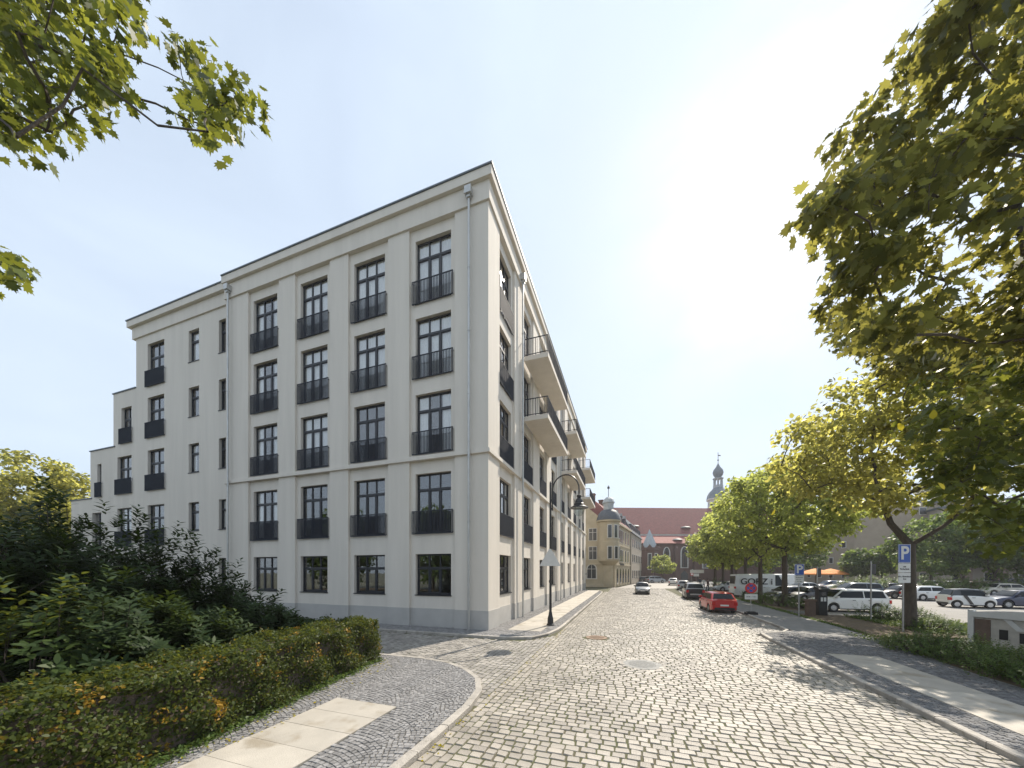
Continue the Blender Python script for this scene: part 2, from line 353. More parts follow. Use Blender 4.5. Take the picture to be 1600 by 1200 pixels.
while y < 46:
    d = .168
    x = 3.632; first = True
    while x < 11.75:
        ww = random.uniform(.1, .26) if first else random.uniform(.17, .26); first = False
        wob = .035*math.sin(x*.9+y*.35)+.02*math.sin(x*2.3)
        xr = 11.72 if y < 18 else 11.72+(y-18)*.05
        stones.append((x+ww/2, y+wob, ww-.015, d-.016, 0.0))
        x += ww
    y += d; row += 1
for x in (3.24, 3.4, 3.555):                               # gutter rows run with the kerb
    y = -13.5
    while y < 34:
        ww = random.uniform(.19, .28); stones.append((x, y+ww/2, .146, ww-.012, 0.0)); y += ww
stones = [s for s in stones if all((s[0]-a)**2+(s[1]-b)**2 > (r+.1)**2 for a, b, r in MAN)]
for a, b, r in MAN[1:]:                                     # ring of stones round the round cover
    n = 17
    for k in range(n):
        t = 2*math.pi*k/n; stones.append((a+(r+.02)*math.cos(t), b+(r+.02)*math.sin(t), .17, .2, t))
def cost(s):
    px, py, D = proj(s[0], s[1], 0); return D if (-5 < px < 1605 and py < 1206) else 1e6+D
stones.sort(key=cost)
for s in stones[:300]:
    mb = MB(); stone(mb, 0, 0, s[2], s[3], 0, 0, oct=True); mb.t = [random.random()]*len(mb.t)
    mb.build('cobblestone', 'cobble', road, loc=(s[0], s[1], 0), rz=s[4])
mb = MB()
for s in stones[300:]:
    k = len(mb.f); stone(mb, *s[:2], s[2], s[3], s[4], 0, oct=cost(s) < 60)
    mb.t[k:] = [random.random()]*(len(mb.f)-k)
tag(mb.build('cobblestones', 'cobble', road), kind='stuff')
# side street: courses turned to run across it; the parking lane beyond the flush kerb
mb = MB(); x = 3.08
while x > -24:
    y = -5.2+random.uniform(-.1, .1)
    lo = -5.35 if x < 1.0 else (-5.6-2.7*((x-1)/2.1)**1.6); hi = -1.5 if x < 1.6 else (-1.5+1.6*((x-1.6)/1.5)**2)
    y = lo+random.uniform(0, .15)
    while y < hi-.1:
        ww = random.uniform(.19, .27); k = len(mb.f); stone(mb, x, y+ww/2, .16-.012, ww-.012, 0, 0, oct=x > -8); mb.t[k:] = [random.random()]*(len(mb.f)-k); y += ww
    x -= .16
tag(mb.build('side_street_cobblestones', 'cobble_side', road), kind='stuff')
mb = MB(); y = 3.9
while y < 40:
    x0 = 12.06+max(0, y-18)*.055; x = x0+random.uniform(-.1, 0)
    while x < x0+1.5:
        ww = random.uniform(.17, .24); k = len(mb.f); stone(mb, x+ww/2, y, ww-.012, .155, 0, .0); mb.t[k:] = [random.random()]*(len(mb.f)-k); x += ww
    y += .165
tag(mb.build('parking_lane_cobblestones', 'cobble_side', road), kind='stuff')
# beyond the built stones the street is a plain stone sheet
tag(MB().prism([(3.3,46.2),(14,46.2),(14.5,53),(17.3,70),(20,84),(21.6,98.5),(9.6,88),(10,80.5),(7,62),(4.5,47)], -.05, -.004).build('far_roadway', 'far_cobble'), kind='structure')
for i, (a, b, r) in enumerate(MAN):
    m = empty('manhole_cover', (a, b, 0), label=('brown cast iron manhole cover beside the lamp post pavement' if i == 0 else 'grey manhole cover ringed by paving stones in mid road'), cat='manhole cover', group='manhole covers in the road')
    mb = MB().lathe([(r*.6,-.03),(r*.98,-.03),(r*.98,.004),(r*.78,.004)], 28); mb.build('rim_ring', 'manhole' if i == 0 else 'grey_iron', m)
    mb = MB().lathe([(r*.02,-.02),(r*.76,-.02),(r*.76,.001),(r*.02,.001)], 28)
    for q in range(-4, 5):
        hw = math.sqrt(max(0, (r*.7)**2-(q*r*.16)**2)); mb.box(-hw, hw, q*r*.16-.02, q*r*.16+.02, .002, .009)
    mb.build('lid', 'manhole' if i == 0 else 'grey_iron', m)
# pavements: raised beds of stone with kerbs
def offset_line(pts, d):
    out = []
    for i, p in enumerate(pts):
        a, b = Vector(pts[max(i-1,0)]), Vector(pts[min(i+1,len(pts)-1)]); t = (b-a).normalized(); out.append((p[0]-t.y*d, p[1]+t.x*d))
    return out
def resample(pts, step):
    P = [Vector(p) for p in pts]; out = [P[0]]; need = step
    for a, b in zip(P, P[1:]):
        L = (b-a).length; d = need
        while d <= L: out.append(a+(b-a)*d/L); d += step
        need = d-L
    out.append(P[-1]); return out
def smooth_line(pts, n=6):
    P = [Vector(p) for p in pts]; out = []
    for i in range(len(P)-1):
        a, b, c, d = P[max(i-1,0)], P[i], P[i+1], P[min(i+2,len(P)-1)]
        for k in range(n):
            t = k/n; out.append(.5*((2*b)+(-a+c)*t+(2*a-5*b+4*c-d)*t*t+(-a+3*b-3*c+d)*t**3))
    return out+[P[-1]]
def kerb(parent, pts, step, width, ztop, side, lowfrom=None):
    """single kerbstones along a line; side = +1: stone lies left of the line"""
    q = resample(pts, step)
    for a, b in zip(q, q[1:]):
        L = (b-a).length
        if L < .1: continue
        t = (b-a)/L; nrm = Vector((-t.y, t.x))*side; g = .009
        zt = ztop+random.uniform(-.004, .004); ch = .018
        p0, p1 = a+t*g, b-t*g; v = []
        for z, i0 in ((-.1, 0), (zt-ch, 0), (zt, ch)):
            for p, o in ((p0, i0), (p1, i0), (p1, width), (p0, width)): v.append((p.x+nrm.x*o, p.y+nrm.y*o, z))
        f = [(0,1,5,4),(1,2,6,5),(2,3,7,6),(3,0,4,7),(4,5,9,8),(5,6,10,9),(6,7,11,10),(7,4,8,11),(8,9,10,11)]
        MB().add(v, f if side > 0 else [k[::-1] for k in f], random.random()).build('kerbstone', 'kerb', parent)
def inside(p, poly):
    x, y = p; c = False; j = len(poly)-1
    for i in range(len(poly)):
        (xi, yi), (xj, yj) = poly[i], poly[j]
        if (yi > y) != (yj > y) and x < (xj-xi)*(y-yi)/(yj-yi)+xi: c = not c
        j = i
    return c
def mosaic(poly, z, s, holes=(), arc=1.25, amp=.2, along='y'):
    """small setts laid in segmental arcs"""
    mb = MB(); xs = [p[0] for p in poly]; ys = [p[1] for p in poly]
    u0, u1, v0, v1 = (min(xs), max(xs), min(ys), max(ys)) if along == 'y' else (min(ys), max(ys), min(xs), max(xs))
    v = v0-amp
    while v < v1+amp:
        u = u0
        while u < u1:
            w = s*random.uniform(.85, 1.2); uc = u+w/2; ph = ((uc/arc) % 1.0)*2-1
            vv = v+amp*(1-ph*ph); rot = math.atan(-amp*2*ph*2/arc)
            x, y = (uc, vv) if along == 'y' else (vv, uc)
            if inside((x, y), poly) and not any(h[0] < x < h[1] and h[2] < y < h[3] for h in holes):
                k = len(mb.f); stone(mb, x, y, w*math.cos(rot)*.97-.008+.004, s-.01, rot if along == 'y' else -rot, z, .016, .006, .007); mb.t[k:] = [random.random()]*(len(mb.f)-k)
            u += w*max(.75, math.cos(rot))
        v += s
    return mb
ZP = .1
# pavement in front, left
cl = smooth_line([(3.16,-16),(3.16,-12),(3.16,-9.6),(3.09,-8.0),(2.78,-6.95),(2.08,-6.12),(1.1,-5.52),(.2,-5.36),(-1.5,-5.3),(-16,-5.3)], 5)
cl = [(p.x, p.y) for p in cl]; inn = offset_line(cl, .15)
polyL = inn+[(-16,-5.95),(-1.3,-5.95),(-.45,-11),(.1,-16)]
pl = tag(MB().prism(polyL, -.1, ZP-.011).build('pavement_left', 'mosaic_joint'), kind='structure')
kerb(pl, cl, .95, .15, ZP+.006, 1)
tag(mosaic(polyL, ZP, .088, [(.15, 1.75, -17, -8.93)]).build('small_setts', 'mosaic', pl), kind='stuff')
for i in range(12):
    y1 = -8.95-i*.62; MB().box(.17, 1.73, y1-.612, y1, ZP-.03, ZP+.006+random.uniform(-.002,.002)).build('slab', 'slab', pl)
# pavement along the building
cb = smooth_line([(-36,-1.4),(-8,-1.4),(-.6,-1.36),(1.0,-1.34),(1.9,-1.15),(2.55,-.7),(2.93,.4),(3.1,2.2),(3.12,6),(3.12,20),(3.12,29),(2.95,33),(2.2,35.4),(.5,36.6),(-2,36.9)], 5)
cb = [(p.x, p.y) for p in cb]; inn = offset_line(cb, .13)
polyB = inn+[(-2,.02),(-36,.02)]
pb = tag(MB().prism(polyB, -.1, ZP-.011).build('pavement_building', 'mosaic_joint'), kind='structure')
kerb(pb, cb, 1.1, .13, ZP+.004, 1)
tag(mosaic([(x, y) for x, y in polyB], ZP, .1, [(.8, 2.45, .4, 60), (-40, -9, -3, 1)], along='x').build('small_setts', 'mosaic', pb), kind='stuff')
for i in range(48):
    y0 = .42+i*.72; MB().box(.82, 2.43, y0, y0+.712, ZP-.03, ZP+.006).build('slab', 'slab', pb)
# right-hand pavement, parking lane kerbs, path and bed
pr_ = tag(MB().prism([(11.95,-16),(11.95,3.6),(13.6,4.6),(13.6,18),(14.1,26),(14.9,38),(16.6,53),(19.4,70),(22.4,84),(27,84),(24,70),(20.2,53),(17.4,38),(16.7,26),(16.6,18),(16.4,9),(16.0,3.4),(15.2,-2),(15.2,-16)], -.1, ZP-.011).build('pavement_right', 'path'), kind='structure')
kr = [(11.8,-16),(11.8,2.6),(11.9,3.4)]
kerb(pr_, kr, 1.0, .15, ZP+.006, -1)
kerb(pr_, [(11.85,3.5),(11.85,18),(12.25,26),(13.05,38),(14.7,53)], 1.0, .13, .006, -1)
kerb(pr_, [(12.05,3.55),(13.2,4.2),(13.5,5.2),(13.5,18),(14.0,26),(14.8,38),(16.5,53)], 1.0, .12, ZP+.006, -1)
pm = [(11.96,-16),(11.96,3.3),(13.3,4.1),(15.8,2.9),(15.1,-2),(15.1,-16)]
tag(mosaic(pm, ZP, .1, [(12.58, 13.98, -20, -.42)]).build('small_setts', 'mosaic_dark', pr_), kind='stuff')
for i in range(11):
    y1 = -.45-i*1.2; MB().box(12.6, 13.96, y1-1.19, y1, ZP-.03, ZP+.006).build('slab', 'slab', pr_)
tag(MB().prism([(15.2,-30),(15.2,-2),(16.0,3.4),(16.4,9),(16.6,18),(16.7,26),(17.4,38),(20.2,53),(24,70),(26,70),(22.6,53),(20.6,38),(20.0,26),(20.0,19),(18.3,14.5),(18.3,12.4),(20.6,12.2),(23,11),(24,7),(21.2,5.4),(18.7,4.6),(18.2,0),(19.5,-30)], -.1, ZP-.02).build('planting_bed', 'soil'), kind='structure')
tag(MB().prism([(18.2,-30),(18.2,0),(18.7,4.6),(21.2,5.4),(24,7),(23,11),(20.6,12.2),(18.3,12.4),(18.3,14.5),(20,19),(20,26),(20.6,38),(22.6,53),(26,70),(80,70),(80,-30)], -.1, .0).build('parking_lot', 'lot'), kind='structure')
tag(MB().prism([(16.5,12.5),(18.35,12.45),(18.35,14.4),(16.55,14.6)], -.1, ZP-.008).build('path_crossing', 'mosaic_joint'), kind='structure')
tag(MB().prism([(-40,-30),(-40,-5.95),(-1.3,-5.95),(-.45,-11),(.1,-16),(.1,-30)], -.1, ZP-.02).build('garden_bed', 'soil'), kind='structure')
# ------------------------------------------------------------------ the apartment building
random.seed(11); np.random.seed(11)
FL = [4.85, 8.9, 12.78, 16.6]; HEADS = [7.86, 11.93, 15.85, 19.82]; G0, G1 = 1.68, 3.76
TOP = 21.8; REC = .13
bld = empty('apartment_building', (0,0,0), label='large cream plastered apartment building with stepped end, dark windows and balconies', cat='building')
wcache = {}
def win_meshes(w, h, nc, tr):
    k = (w, h, nc, tr)
    if k in wcache: return wcache[k]
    fr = MB(); t = .075; d = .08
    fr.box(-w/2, -w/2+t, 0, d, 0, h); fr.box(w/2-t, w/2, 0, d, 0, h); fr.box(-w/2+t, w/2-t, 0, d, 0, t); fr.box(-w/2+t, w/2-t, 0, d, h-t, h)
    fr.box(-w/2+t, w/2-t, -.012, d, tr-.055, tr+.055)
    cells = []; cw = (w-2*t)/nc
    for i in range(nc):
        x0 = -w/2+t+i*cw; x1 = x0+cw
        if i: fr.box(x0-.045, x0+.045, -.004, d-.004, t, tr-.055); fr.box(x0-.03, x0+.03, -.004, d-.004, tr+.055, h-t)
        s = .045+.045*(nc == 1)
        mid = (i == nc//2 or nc < 3)
        a0, a1 = x0+(.045 if i else 0), x1-(.045 if i < nc-1 else 0)
        # casement sash of the tall lower lights
        g = .05 if mid else .028
        fr.box(a0, a0+g, .01, d-.01, t, tr-.055); fr.box(a1-g, a1, .01, d-.01, t, tr-.055); fr.box(a0+g, a1-g, .01, d-.01, t, t+g*1.5); fr.box(a0+g, a1-g, .01, d-.01, tr-.055-g, tr-.055)
        cells.append((a0+g, a1-g, t+g*1.5, tr-.055-g)); cells.append((a0, a1, tr+.055, h-t))
    fm = fr.mesh('window', 'frame'); pm = []
    for c in cells: pm.append(((c[0]+c[1])/2, (c[2]+c[3])/2, MB().box(-(c[1]-c[0])/2, (c[1]-c[0])/2, .035, .045, -(c[3]-c[2])/2, (c[3]-c[2])/2).mesh('pane', 'glass')))
    cu = MB(); n = 44; cw = w-.1; vs = []
    for i in range(n+1):
        x = -cw/2+cw*i/n; yy = .115+.02*math.sin(i*1.9)+.01*math.sin(i*.7); vs += [(x, yy, .1), (x, yy, h-.04), (x, yy+.006, .1), (x, yy+.006, h-.04)]
    cu.add(vs, [(4*i, 4*i+4, 4*i+5, 4*i+1) for i in range(n)]+[(4*i+2, 4*i+3, 4*i+7, 4*i+6) for i in range(n)])
    cu2 = MB()
    for sd in (-1, 1):
        vs = []; n2 = 14
        for i in range(n2+1):
            x = sd*(cw/2-cw*.3*i/n2); yy = .115+.02*math.sin(i*1.9+sd); vs += [(x, yy, .1), (x, yy, h-.04), (x, yy+.006, .1), (x, yy+.006, h-.04)]
        cu2.add(vs, [(4*i, 4*i+4, 4*i+5, 4*i+1) for i in range(n2)]+[(4*i+2, 4*i+3, 4*i+7, 4*i+6) for i in range(n2)])
    cm = (cu.mesh('curtain', 'curtain', True), cu2.mesh('curtain', 'curtain', True))
    one = MB()
    for c in cells: one.box(c[0], c[1], .035, .045, c[2], c[3])
    wcache[k] = (fm, pm, cm, one.mesh('glazing', 'glass')); return wcache[k]
def window(parent, loc, rz, w, h, nc, tr, single=True, curt=.5):
    fm, pm, cm, one = win_meshes(w, h, nc, tr); o = obj('window', fm, parent, loc, rz)
    if single:
        for x, z, m in pm: obj('pane', m, o, (x, 0, z))
    else: obj('glazing', one, o)
    if random.random() < curt: obj('curtain', cm[random.random() < .4], o)
    return o
rcache = {}
def railing(parent, loc, rz, w, h=1.18, d=.1):
    if w not in rcache:
        r = MB(); r.box(-w/2, w/2, -d-.02, -d+.02, h-.04, h); r.box(-w/2, w/2, -d-.018, -d+.018, .0, .035)
        n = int(w/.082)
        for i in range(n+1): x = -w/2+.008+(w-.016)*i/n; r.box(x-.017, x+.017, -d-.012, -d+.012, .035, h-.04)
        for s in (-1, 1):
            for z in (.06, h-.1): r.box(s*(w/2-.04)-.015, s*(w/2-.04)+.015, -d+.02, .0, z, z+.03)
        rcache[w] = r.mesh('railing', 'railing')
    return obj('railing', rcache[w], parent, loc, rz)
def facade(name, L, z0, z1, opens, M, depth=.26, m='plaster'):
    """wall sheet in local u (0..L), looks to -y; openings (u0,u1,za,zb) with deep reveals"""
    us = sorted({0, L}|{o[0] for o in opens}|{o[1] for o in opens}); zs = sorted({z0, z1}|{o[2] for o in opens}|{o[3] for o in opens}); mb = MB()
    for a, b in zip(us, us[1:]):
        for c, d in zip(zs, zs[1:]):
            if any(o[0] <= a+1e-6 and b <= o[1]+1e-6 and o[2] <= c+1e-6 and d <= o[3]+1e-6 for o in opens): continue
            mb.add([(a,0,c),(b,0,c),(b,0,d),(a,0,d)], [(0,1,2,3)])
            mb.add([(a,depth,c),(a,depth,d),(b,depth,d),(b,depth,c)], [(0,1,2,3)])
    for a, b, c, d in opens:
        mb.add([(a,0,c),(a,depth,c),(a,depth,d),(a,0,d)], [(0,3,2,1)]); mb.add([(b,0,c),(b,depth,c),(b,depth,d),(b,0,d)], [(0,1,2,3)])
        mb.add([(a,0,c),(b,0,c),(b,depth,c),(a,depth,c)], [(0,1,2,3)]); mb.add([(a,0,d),(b,0,d),(b,depth,d),(a,depth,d)], [(0,3,2,1)])
    mb.xf(M); return mb.build(name, m, bld)
def sill(x0, x1, y0, y1, z): B('sill', 'frame', bld, x0, x1, y0, y1, z-.04, z)
# --- left-hand main front (plane y = REC, runs from x = 0 to -18.38); openings measured as t = -x
WL = 18.38; cen = [3.08+3.97*i for i in range(4)]; OW = 2.06
op = []
for c in cen:
    op.append((WL-c-OW/2, WL-c+OW/2, G0, G1))
    for f, hd in zip(FL, HEADS): op.append((WL-c-OW/2, WL-c+OW/2, f, hd))
facade('wall', WL, 0, 20.5, op, Matrix.Translation((-WL, REC, 0)))
for i, c in enumerate(cen):
    window(bld, (-c, REC+.17, G0), 0, OW, G1-G0, 3, (G1-G0)*.66, True, .1); sill(-c-OW/2-.03, -c+OW/2+.03, REC-.05, REC+.17, G0)
    for k, (f, hd) in enumerate(zip(FL, HEADS)):
        window(bld, (-c, REC+.17, f), 0, OW, hd-f, 3, (hd-f)*.735, True, [.25, .75, 1, 1][k]); railing(bld, (-c, REC, f-.08), 0, OW+.3); sill(-c-OW/2-.02, -c+OW/2+.02, REC-.03, REC+.17, f)
edges = [(0, 1.78)]+[(c+1.325, cen[i+1]-1.325) if i < 3 else (c+1.325, WL) for i, c in enumerate(cen)]
# --- street front (plane x = -REC, runs along +y)
LR = 38.9; cenr = [2.75+4.15*i for i in range(9)]; OR = 1.86
op = []
BALC = {1, 2, 4, 5, 7, 8}
for i, c in enumerate(cenr):
    op.append((c-OR/2, c+OR/2, G0, G1))
    for f, hd in zip(FL, HEADS): op.append((c-OR/2, c+OR/2, f, hd))
facade('wall', LR, 0, 20.5, op, Matrix.Translation((-REC, 0, 0)) @ Matrix.Rotation(R(90), 4, 'Z'))
for i, c in enumerate(cenr):
    window(bld, (-REC-.17, c, G0), R(90), OR, G1-G0, 3, (G1-G0)*.66, i < 2, .1); B('sill', 'frame', bld, -REC-.17, -REC+.05, c-OR/2-.03, c+OR/2+.03, G0-.04, G0)
    for k, (f, hd) in enumerate(zip(FL, HEADS)):
        window(bld, (-REC-.17, c, f), R(90), OR, hd-f, 3, (hd-f)*.735, i < 2, .4); B('sill', 'frame', bld, -REC-.17, -REC+.03, c-OR/2-.02, c+OR/2+.02, f-.04, f)
        if not (i in BALC and k >= 2): railing(bld, (-REC, c, f-.08), R(90), OR+.3)
edr = [(0, 1.5)]+[(c+1.2, cenr[i+1]-1.2) if i < 8 else (c+1.2, LR) for i, c in enumerate(cenr)]
# pilasters, one mesh each, with their own grey foot
for j, (z0, z1) in enumerate(((1.0, 8.5), (8.72, 20.4))):
    B('corner_pilaster', 'plaster', bld, -edges[0][1], 0, 0, REC-.001, z0, z1)
    B('corner_pilaster', 'plaster', bld, -REC+.001, 0, REC-.001, edr[0][1], z0, z1)
    for a, b in edges[1:]: B('pilaster', 'plaster', bld, -b, -a, 0, REC-.001, z0, z1)
    for a, b in edr[1:]: B('pilaster', 'plaster', bld, -REC+.001, 0, a, b, z0, z1)
pz = MB()
pz.box(-edges[0][1]-.02, .02, -.02, REC-.003, .0, 1.0); pz.box(-REC+.003, .02, REC-.002, edr[0][1]+.02, .0, 1.0)
for a, b in edges[1:]: pz.box(-b-.02, -a+.02, -.02, REC-.003, 0, 1.0)
for a, b in edr[1:]: pz.box(-REC+.003, .02, a-.02, b+.02, 0, 1.0)
for (a, b), (c, d) in zip(edges, edges[1:]): pz.box(-c+.021, -b-.021, REC-.022, REC-.004, 0, .998)
for (a, b), (c, d) in zip(edr, edr[1:]): pz.box(-REC+.004, -REC+.022, b+.021, c-.021, 0, .998)
pz.build('plinth', 'plinth', bld)
# string course, frieze, top fascia, coping (butted round the corner)
def band(name, m, out, z0, z1, inn=.16):
    MB().prism([(-WL-.02, -out), (out, -out), (out, LR+.02), (-inn, LR+.02), (-inn, inn), (-WL-.02, inn)], z0, z1).build(name, m, bld)
band('string_course', 'plaster', .11, 8.5, 8.66); band('string_course', 'plaster', .07, 8.662, 8.72)
band('frieze', 'plaster', .09, 20.4, 21.3, 1.2); band('cornice', 'plaster', .26, 21.302, TOP-.06, 1.2); band('coping', 'coping', .31, TOP-.058, TOP+.02, 1.2)
# --- wing with the stepped end
YW = .32; st = [(WL, 29.0, 22.06), (29.0, 32.04, 16.85), (32.04, 35.36, 12.72), (35.36, 38.35, 8.88)]
def wopen(t0, t1, z0, z1, seg): return (seg[1]-t1, seg[1]-t0, z0, z1)
wins = []                                          # (t0,t1,z0,z1,ncols,railing)
for f, hd in zip([G0-.9+.0]+[v for v in FL], [G1]+HEADS):
    zs = f+.9 if f > 4 else G0
    if f > 4: zs = f+.82
    wins.append((18.55, 19.62, zs, hd-.2 if f > 4 else hd, 1, False)); wins.append((21.66, 22.78, zs, hd-.2 if f > 4 else hd, 1, False))
for f, hd in zip(FL, HEADS): wins.append((25.55, 27.55, f, hd-.1, 2, True))
wins.append((25.55, 27.55, G0, G1, 2, False))
wins += [(29.6, 30.95, FL[2], 15.5, 2, True), (29.6, 31.5, FL[1], 11.75, 2, True), (29.6, 31.5, FL[0], 7.75, 2, True), (29.6, 31.5, G0, G1, 2, False)]
wins += [(33.75, 34.35, FL[1], 11.5, 1, True), (33.75, 35.2, FL[0], 7.6, 2, False), (33.75, 35.2, G0, G1, 2, False), (36.2, 37.6, G0, G1, 2, False)]
for seg in st:
    mine = [q for q in wins if seg[0] <= q[0] < seg[1]]
    facade('wall', seg[1]-seg[0], 0, seg[2]-.1, [wopen(q[0], q[1], q[2], q[3], seg) for q in mine], Matrix.Translation((-seg[1], YW, 0)))
    for q in mine:
        c = -(q[0]+q[1])/2; w_ = q[1]-q[0]; h_ = q[3]-q[2]
        window(bld, (c, YW+.17, q[2]), 0, round(w_, 2), round(h_, 2), q[4], h_*.68, True, .3)
        sill(c-w_/2-.03, c+w_/2+.03, YW-.04, YW+.17, q[2])
        if q[5]: railing(bld, (c, YW, q[2]-.08), 0, round(w_+.3, 2))
    B('wall', 'plaster', bld, -seg[1], -seg[1]+.25, YW+.001, 12.3, .0, seg[2]-.1)          # gable wall of this step
    if seg[2] < 20:
        B('coping', 'coping', bld, -seg[1]-.06, -seg[0]+(.25 if seg[0] > 30 else .0), YW-.06, YW+.3, seg[2]-.099, seg[2]-.02)
        B('terrace', 'plinth', bld, -seg[1]+.25, -seg[0], YW+.27, 12.2, seg[2]-.5, seg[2]-.35)
        B('terrace_parapet', 'plaster', bld, -seg[0]-1.25, -seg[0]-.01, YW+2.2, YW+2.6, seg[2]-.35, seg[2]+.95)
a, b = -29.0, -WL-.021
B('frieze', 'plaster', bld, a-.3, b, YW-.1, 12.3, 20.42, 21.25); B('cornice', 'plaster', bld, a-.55, b, YW-.3, 12.3, 21.252, TOP-.1); B('coping', 'coping', bld, a-.6, b, YW-.35, 12.35, TOP-.098, TOP-.02)
B('wall', 'plaster', bld, -WL, -WL+.2, .002, YW, 0, 20.4)                                   # return between front and wing
# roofs and inner structure (rooms stay dark behind the glass)
MB().prism([(-WL, .3), (-.3, .3), (-.3, LR-.1), (-12, LR-.1), (-12, 12.2), (-WL, 12.2)], 21.0, 21.25).build('roof', 'coping', bld)
B('wall', 'plaster', bld, -12, -.3, LR-.02, LR+.2, 0, 21.3)
B('wall', 'plaster', bld, -12.2, -12, 12, LR, 0, 21.3); B('wall', 'plaster', bld, -38.3, -12.2, 12.31, 12.5, 0, 8.7)
for f in [.05]+FL:
    top = f-.12 if f > 1 else .06
    xe = {0: -38, 1: -38, 2: -35.2, 3: -31.9, 4: -28.9}[([.05]+FL).index(f)]
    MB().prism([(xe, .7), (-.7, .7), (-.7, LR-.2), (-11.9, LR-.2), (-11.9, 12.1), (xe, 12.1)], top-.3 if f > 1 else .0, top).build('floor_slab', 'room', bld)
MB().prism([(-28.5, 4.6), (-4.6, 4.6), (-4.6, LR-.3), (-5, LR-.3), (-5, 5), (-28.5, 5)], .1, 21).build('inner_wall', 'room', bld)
# --- balconies
for (y0, y1) in ((5.85, 13.15), (18.3, 25.6), (30.75, 38.05)):
    for f in (FL[2], FL[3]):
        D = 1.55; b_ = B('balcony', 'plaster', bld, .002, D, y0, y1, f-.38, f-.1)
        r = MB(); hh = f+1.02
        r.box(D-.06, D-.02, y0+.02, y1-.02, hh-.045, hh); r.box(D-.06, D-.02, y0+.02, y1-.02, f-.02, f+.02)
        n = int((y1-y0)/.11)
        for i in range(n+1): yy = y0+.03+(y1-y0-.06)*i/n; r.box(D-.05, D-.03, yy-.008, yy+.008, f+.02, hh-.045)
        for yy in (y0+.04, y1-.04):
            r.box(.03, D-.06, yy-.02, yy+.02, hh-.045, hh); r.box(.03, D-.06, yy-.02, yy+.02, f-.02, f+.02)
            for i in range(13): xx = .06+i*.115; r.box(xx-.008, xx+.008, yy-.01, yy+.01, f+.02, hh-.045)
            for xx in (.75, D-.04): r.box(xx-.022, xx+.022, yy-.022, yy+.022, f-.1, hh-.05)
        for i in range(1, 6):
            yy = y0+(y1-y0)*i/6; r.box(D-.07, D-.01, yy-.022, yy+.022, f-.3, hh-.05)
        r.build('balcony_railing', 'railing', b_)
# --- rainwater pipes with hoppers
def pipe(x, y, top, out):
    p = MB().tube([(x, y, .05), (x, y, top)], .06, 10).build('downpipe', 'zinc', bld, smooth=True)
    MB().box(x-.17, x+.17, y-.17, y+.14, top-.06, top+.28).box(x-.1, x+.1, y-.1, y+.1, top-.2, top-.062).build('hopper', 'zinc', p)
    q = MB()
    for z in (2.2, 5.2, 8.3, 11.3, 14.3, 17.3): q.lathe([(.061,z),(.078,z),(.078,z+.05),(.061,z+.05)], 10, (x, y, 0))
    q.build('bracket', 'zinc', p)
pipe(-.92, -.2, 20.8, 0); pipe(-17.86, -.2, 20.8, 0)
for yy in (4.95, 17.3, 29.75): pipe(.19, yy, 20.6, 1)
# ------------------------------------------------------------------ neighbouring houses, church
random.seed(21); np.random.seed(21)
def flat_window(parent, u, z, w, h, arch=False, fr='stone_white', bars=True, off=0.0, surround=None):
    """window on a wall that looks to local -y at y = off"""
    o = off
    if arch:
        n = 8; pts = [(u-w/2, o-.05, z)]+[(u+w/2, o-.05, z)]+[(u+w/2*math.cos(math.pi*i/n), o-.05, z+h-w/2+w/2*math.sin(math.pi*i/n)) for i in range(n+1)]
        f = MB().plate(pts, .05, (0,1,0)).build('window', fr, parent)
        s = .8; q = [(u+(p[0]-u)*s, o-.07, z+h/2+(p[2]-z-h/2)*.88) for p in pts]; MB().plate(q, .02, (0,1,0)).build('pane', 'win_dark', f)
    else:
        f = MB().box(u-w/2, u+w/2, o-.05, o-.001, z, z+h).build('window', fr, parent); t = .09
        MB().box(u-w/2+t, u+w/2-t, o-.07, o-.051, z+t, z+h-t).build('pane', 'win_dark', f)
    if bars:
        MB().box(u-.035, u+.035, o-.09, o-.071, z+.1, z+h-.1).box(u-w/2+.06, u+w/2-.06, o-.088, o-.071, z+h*.66-.035, z+h*.66+.035).build('glazing_bar', fr, f)
    return f
# corner house at the bend: gabled front to the side street, street side, round corner bay with lantern
hx, hy = 4.05, 47.8; hr = R(-9.5)
ho = empty('corner_house', (hx, hy, 0), 0, label='ornate sandstone corner house with turret bay and copper lantern', cat='house')
hw = ho
MB().box(-14, -.9, 0, 12, 0, 11.6).build('wall', 'sandstone', ho)
MB().add([(-14,0,11.6),(-1.6,0,11.6),(-7,0,16.5),(-14,11.9,11.6),(-1.6,11.9,11.6),(-7,11.9,16.5)], [(0,1,2),(3,5,4),(1,4,5,2),(0,2,5,3)]).build('gable', 'sandstone', ho)
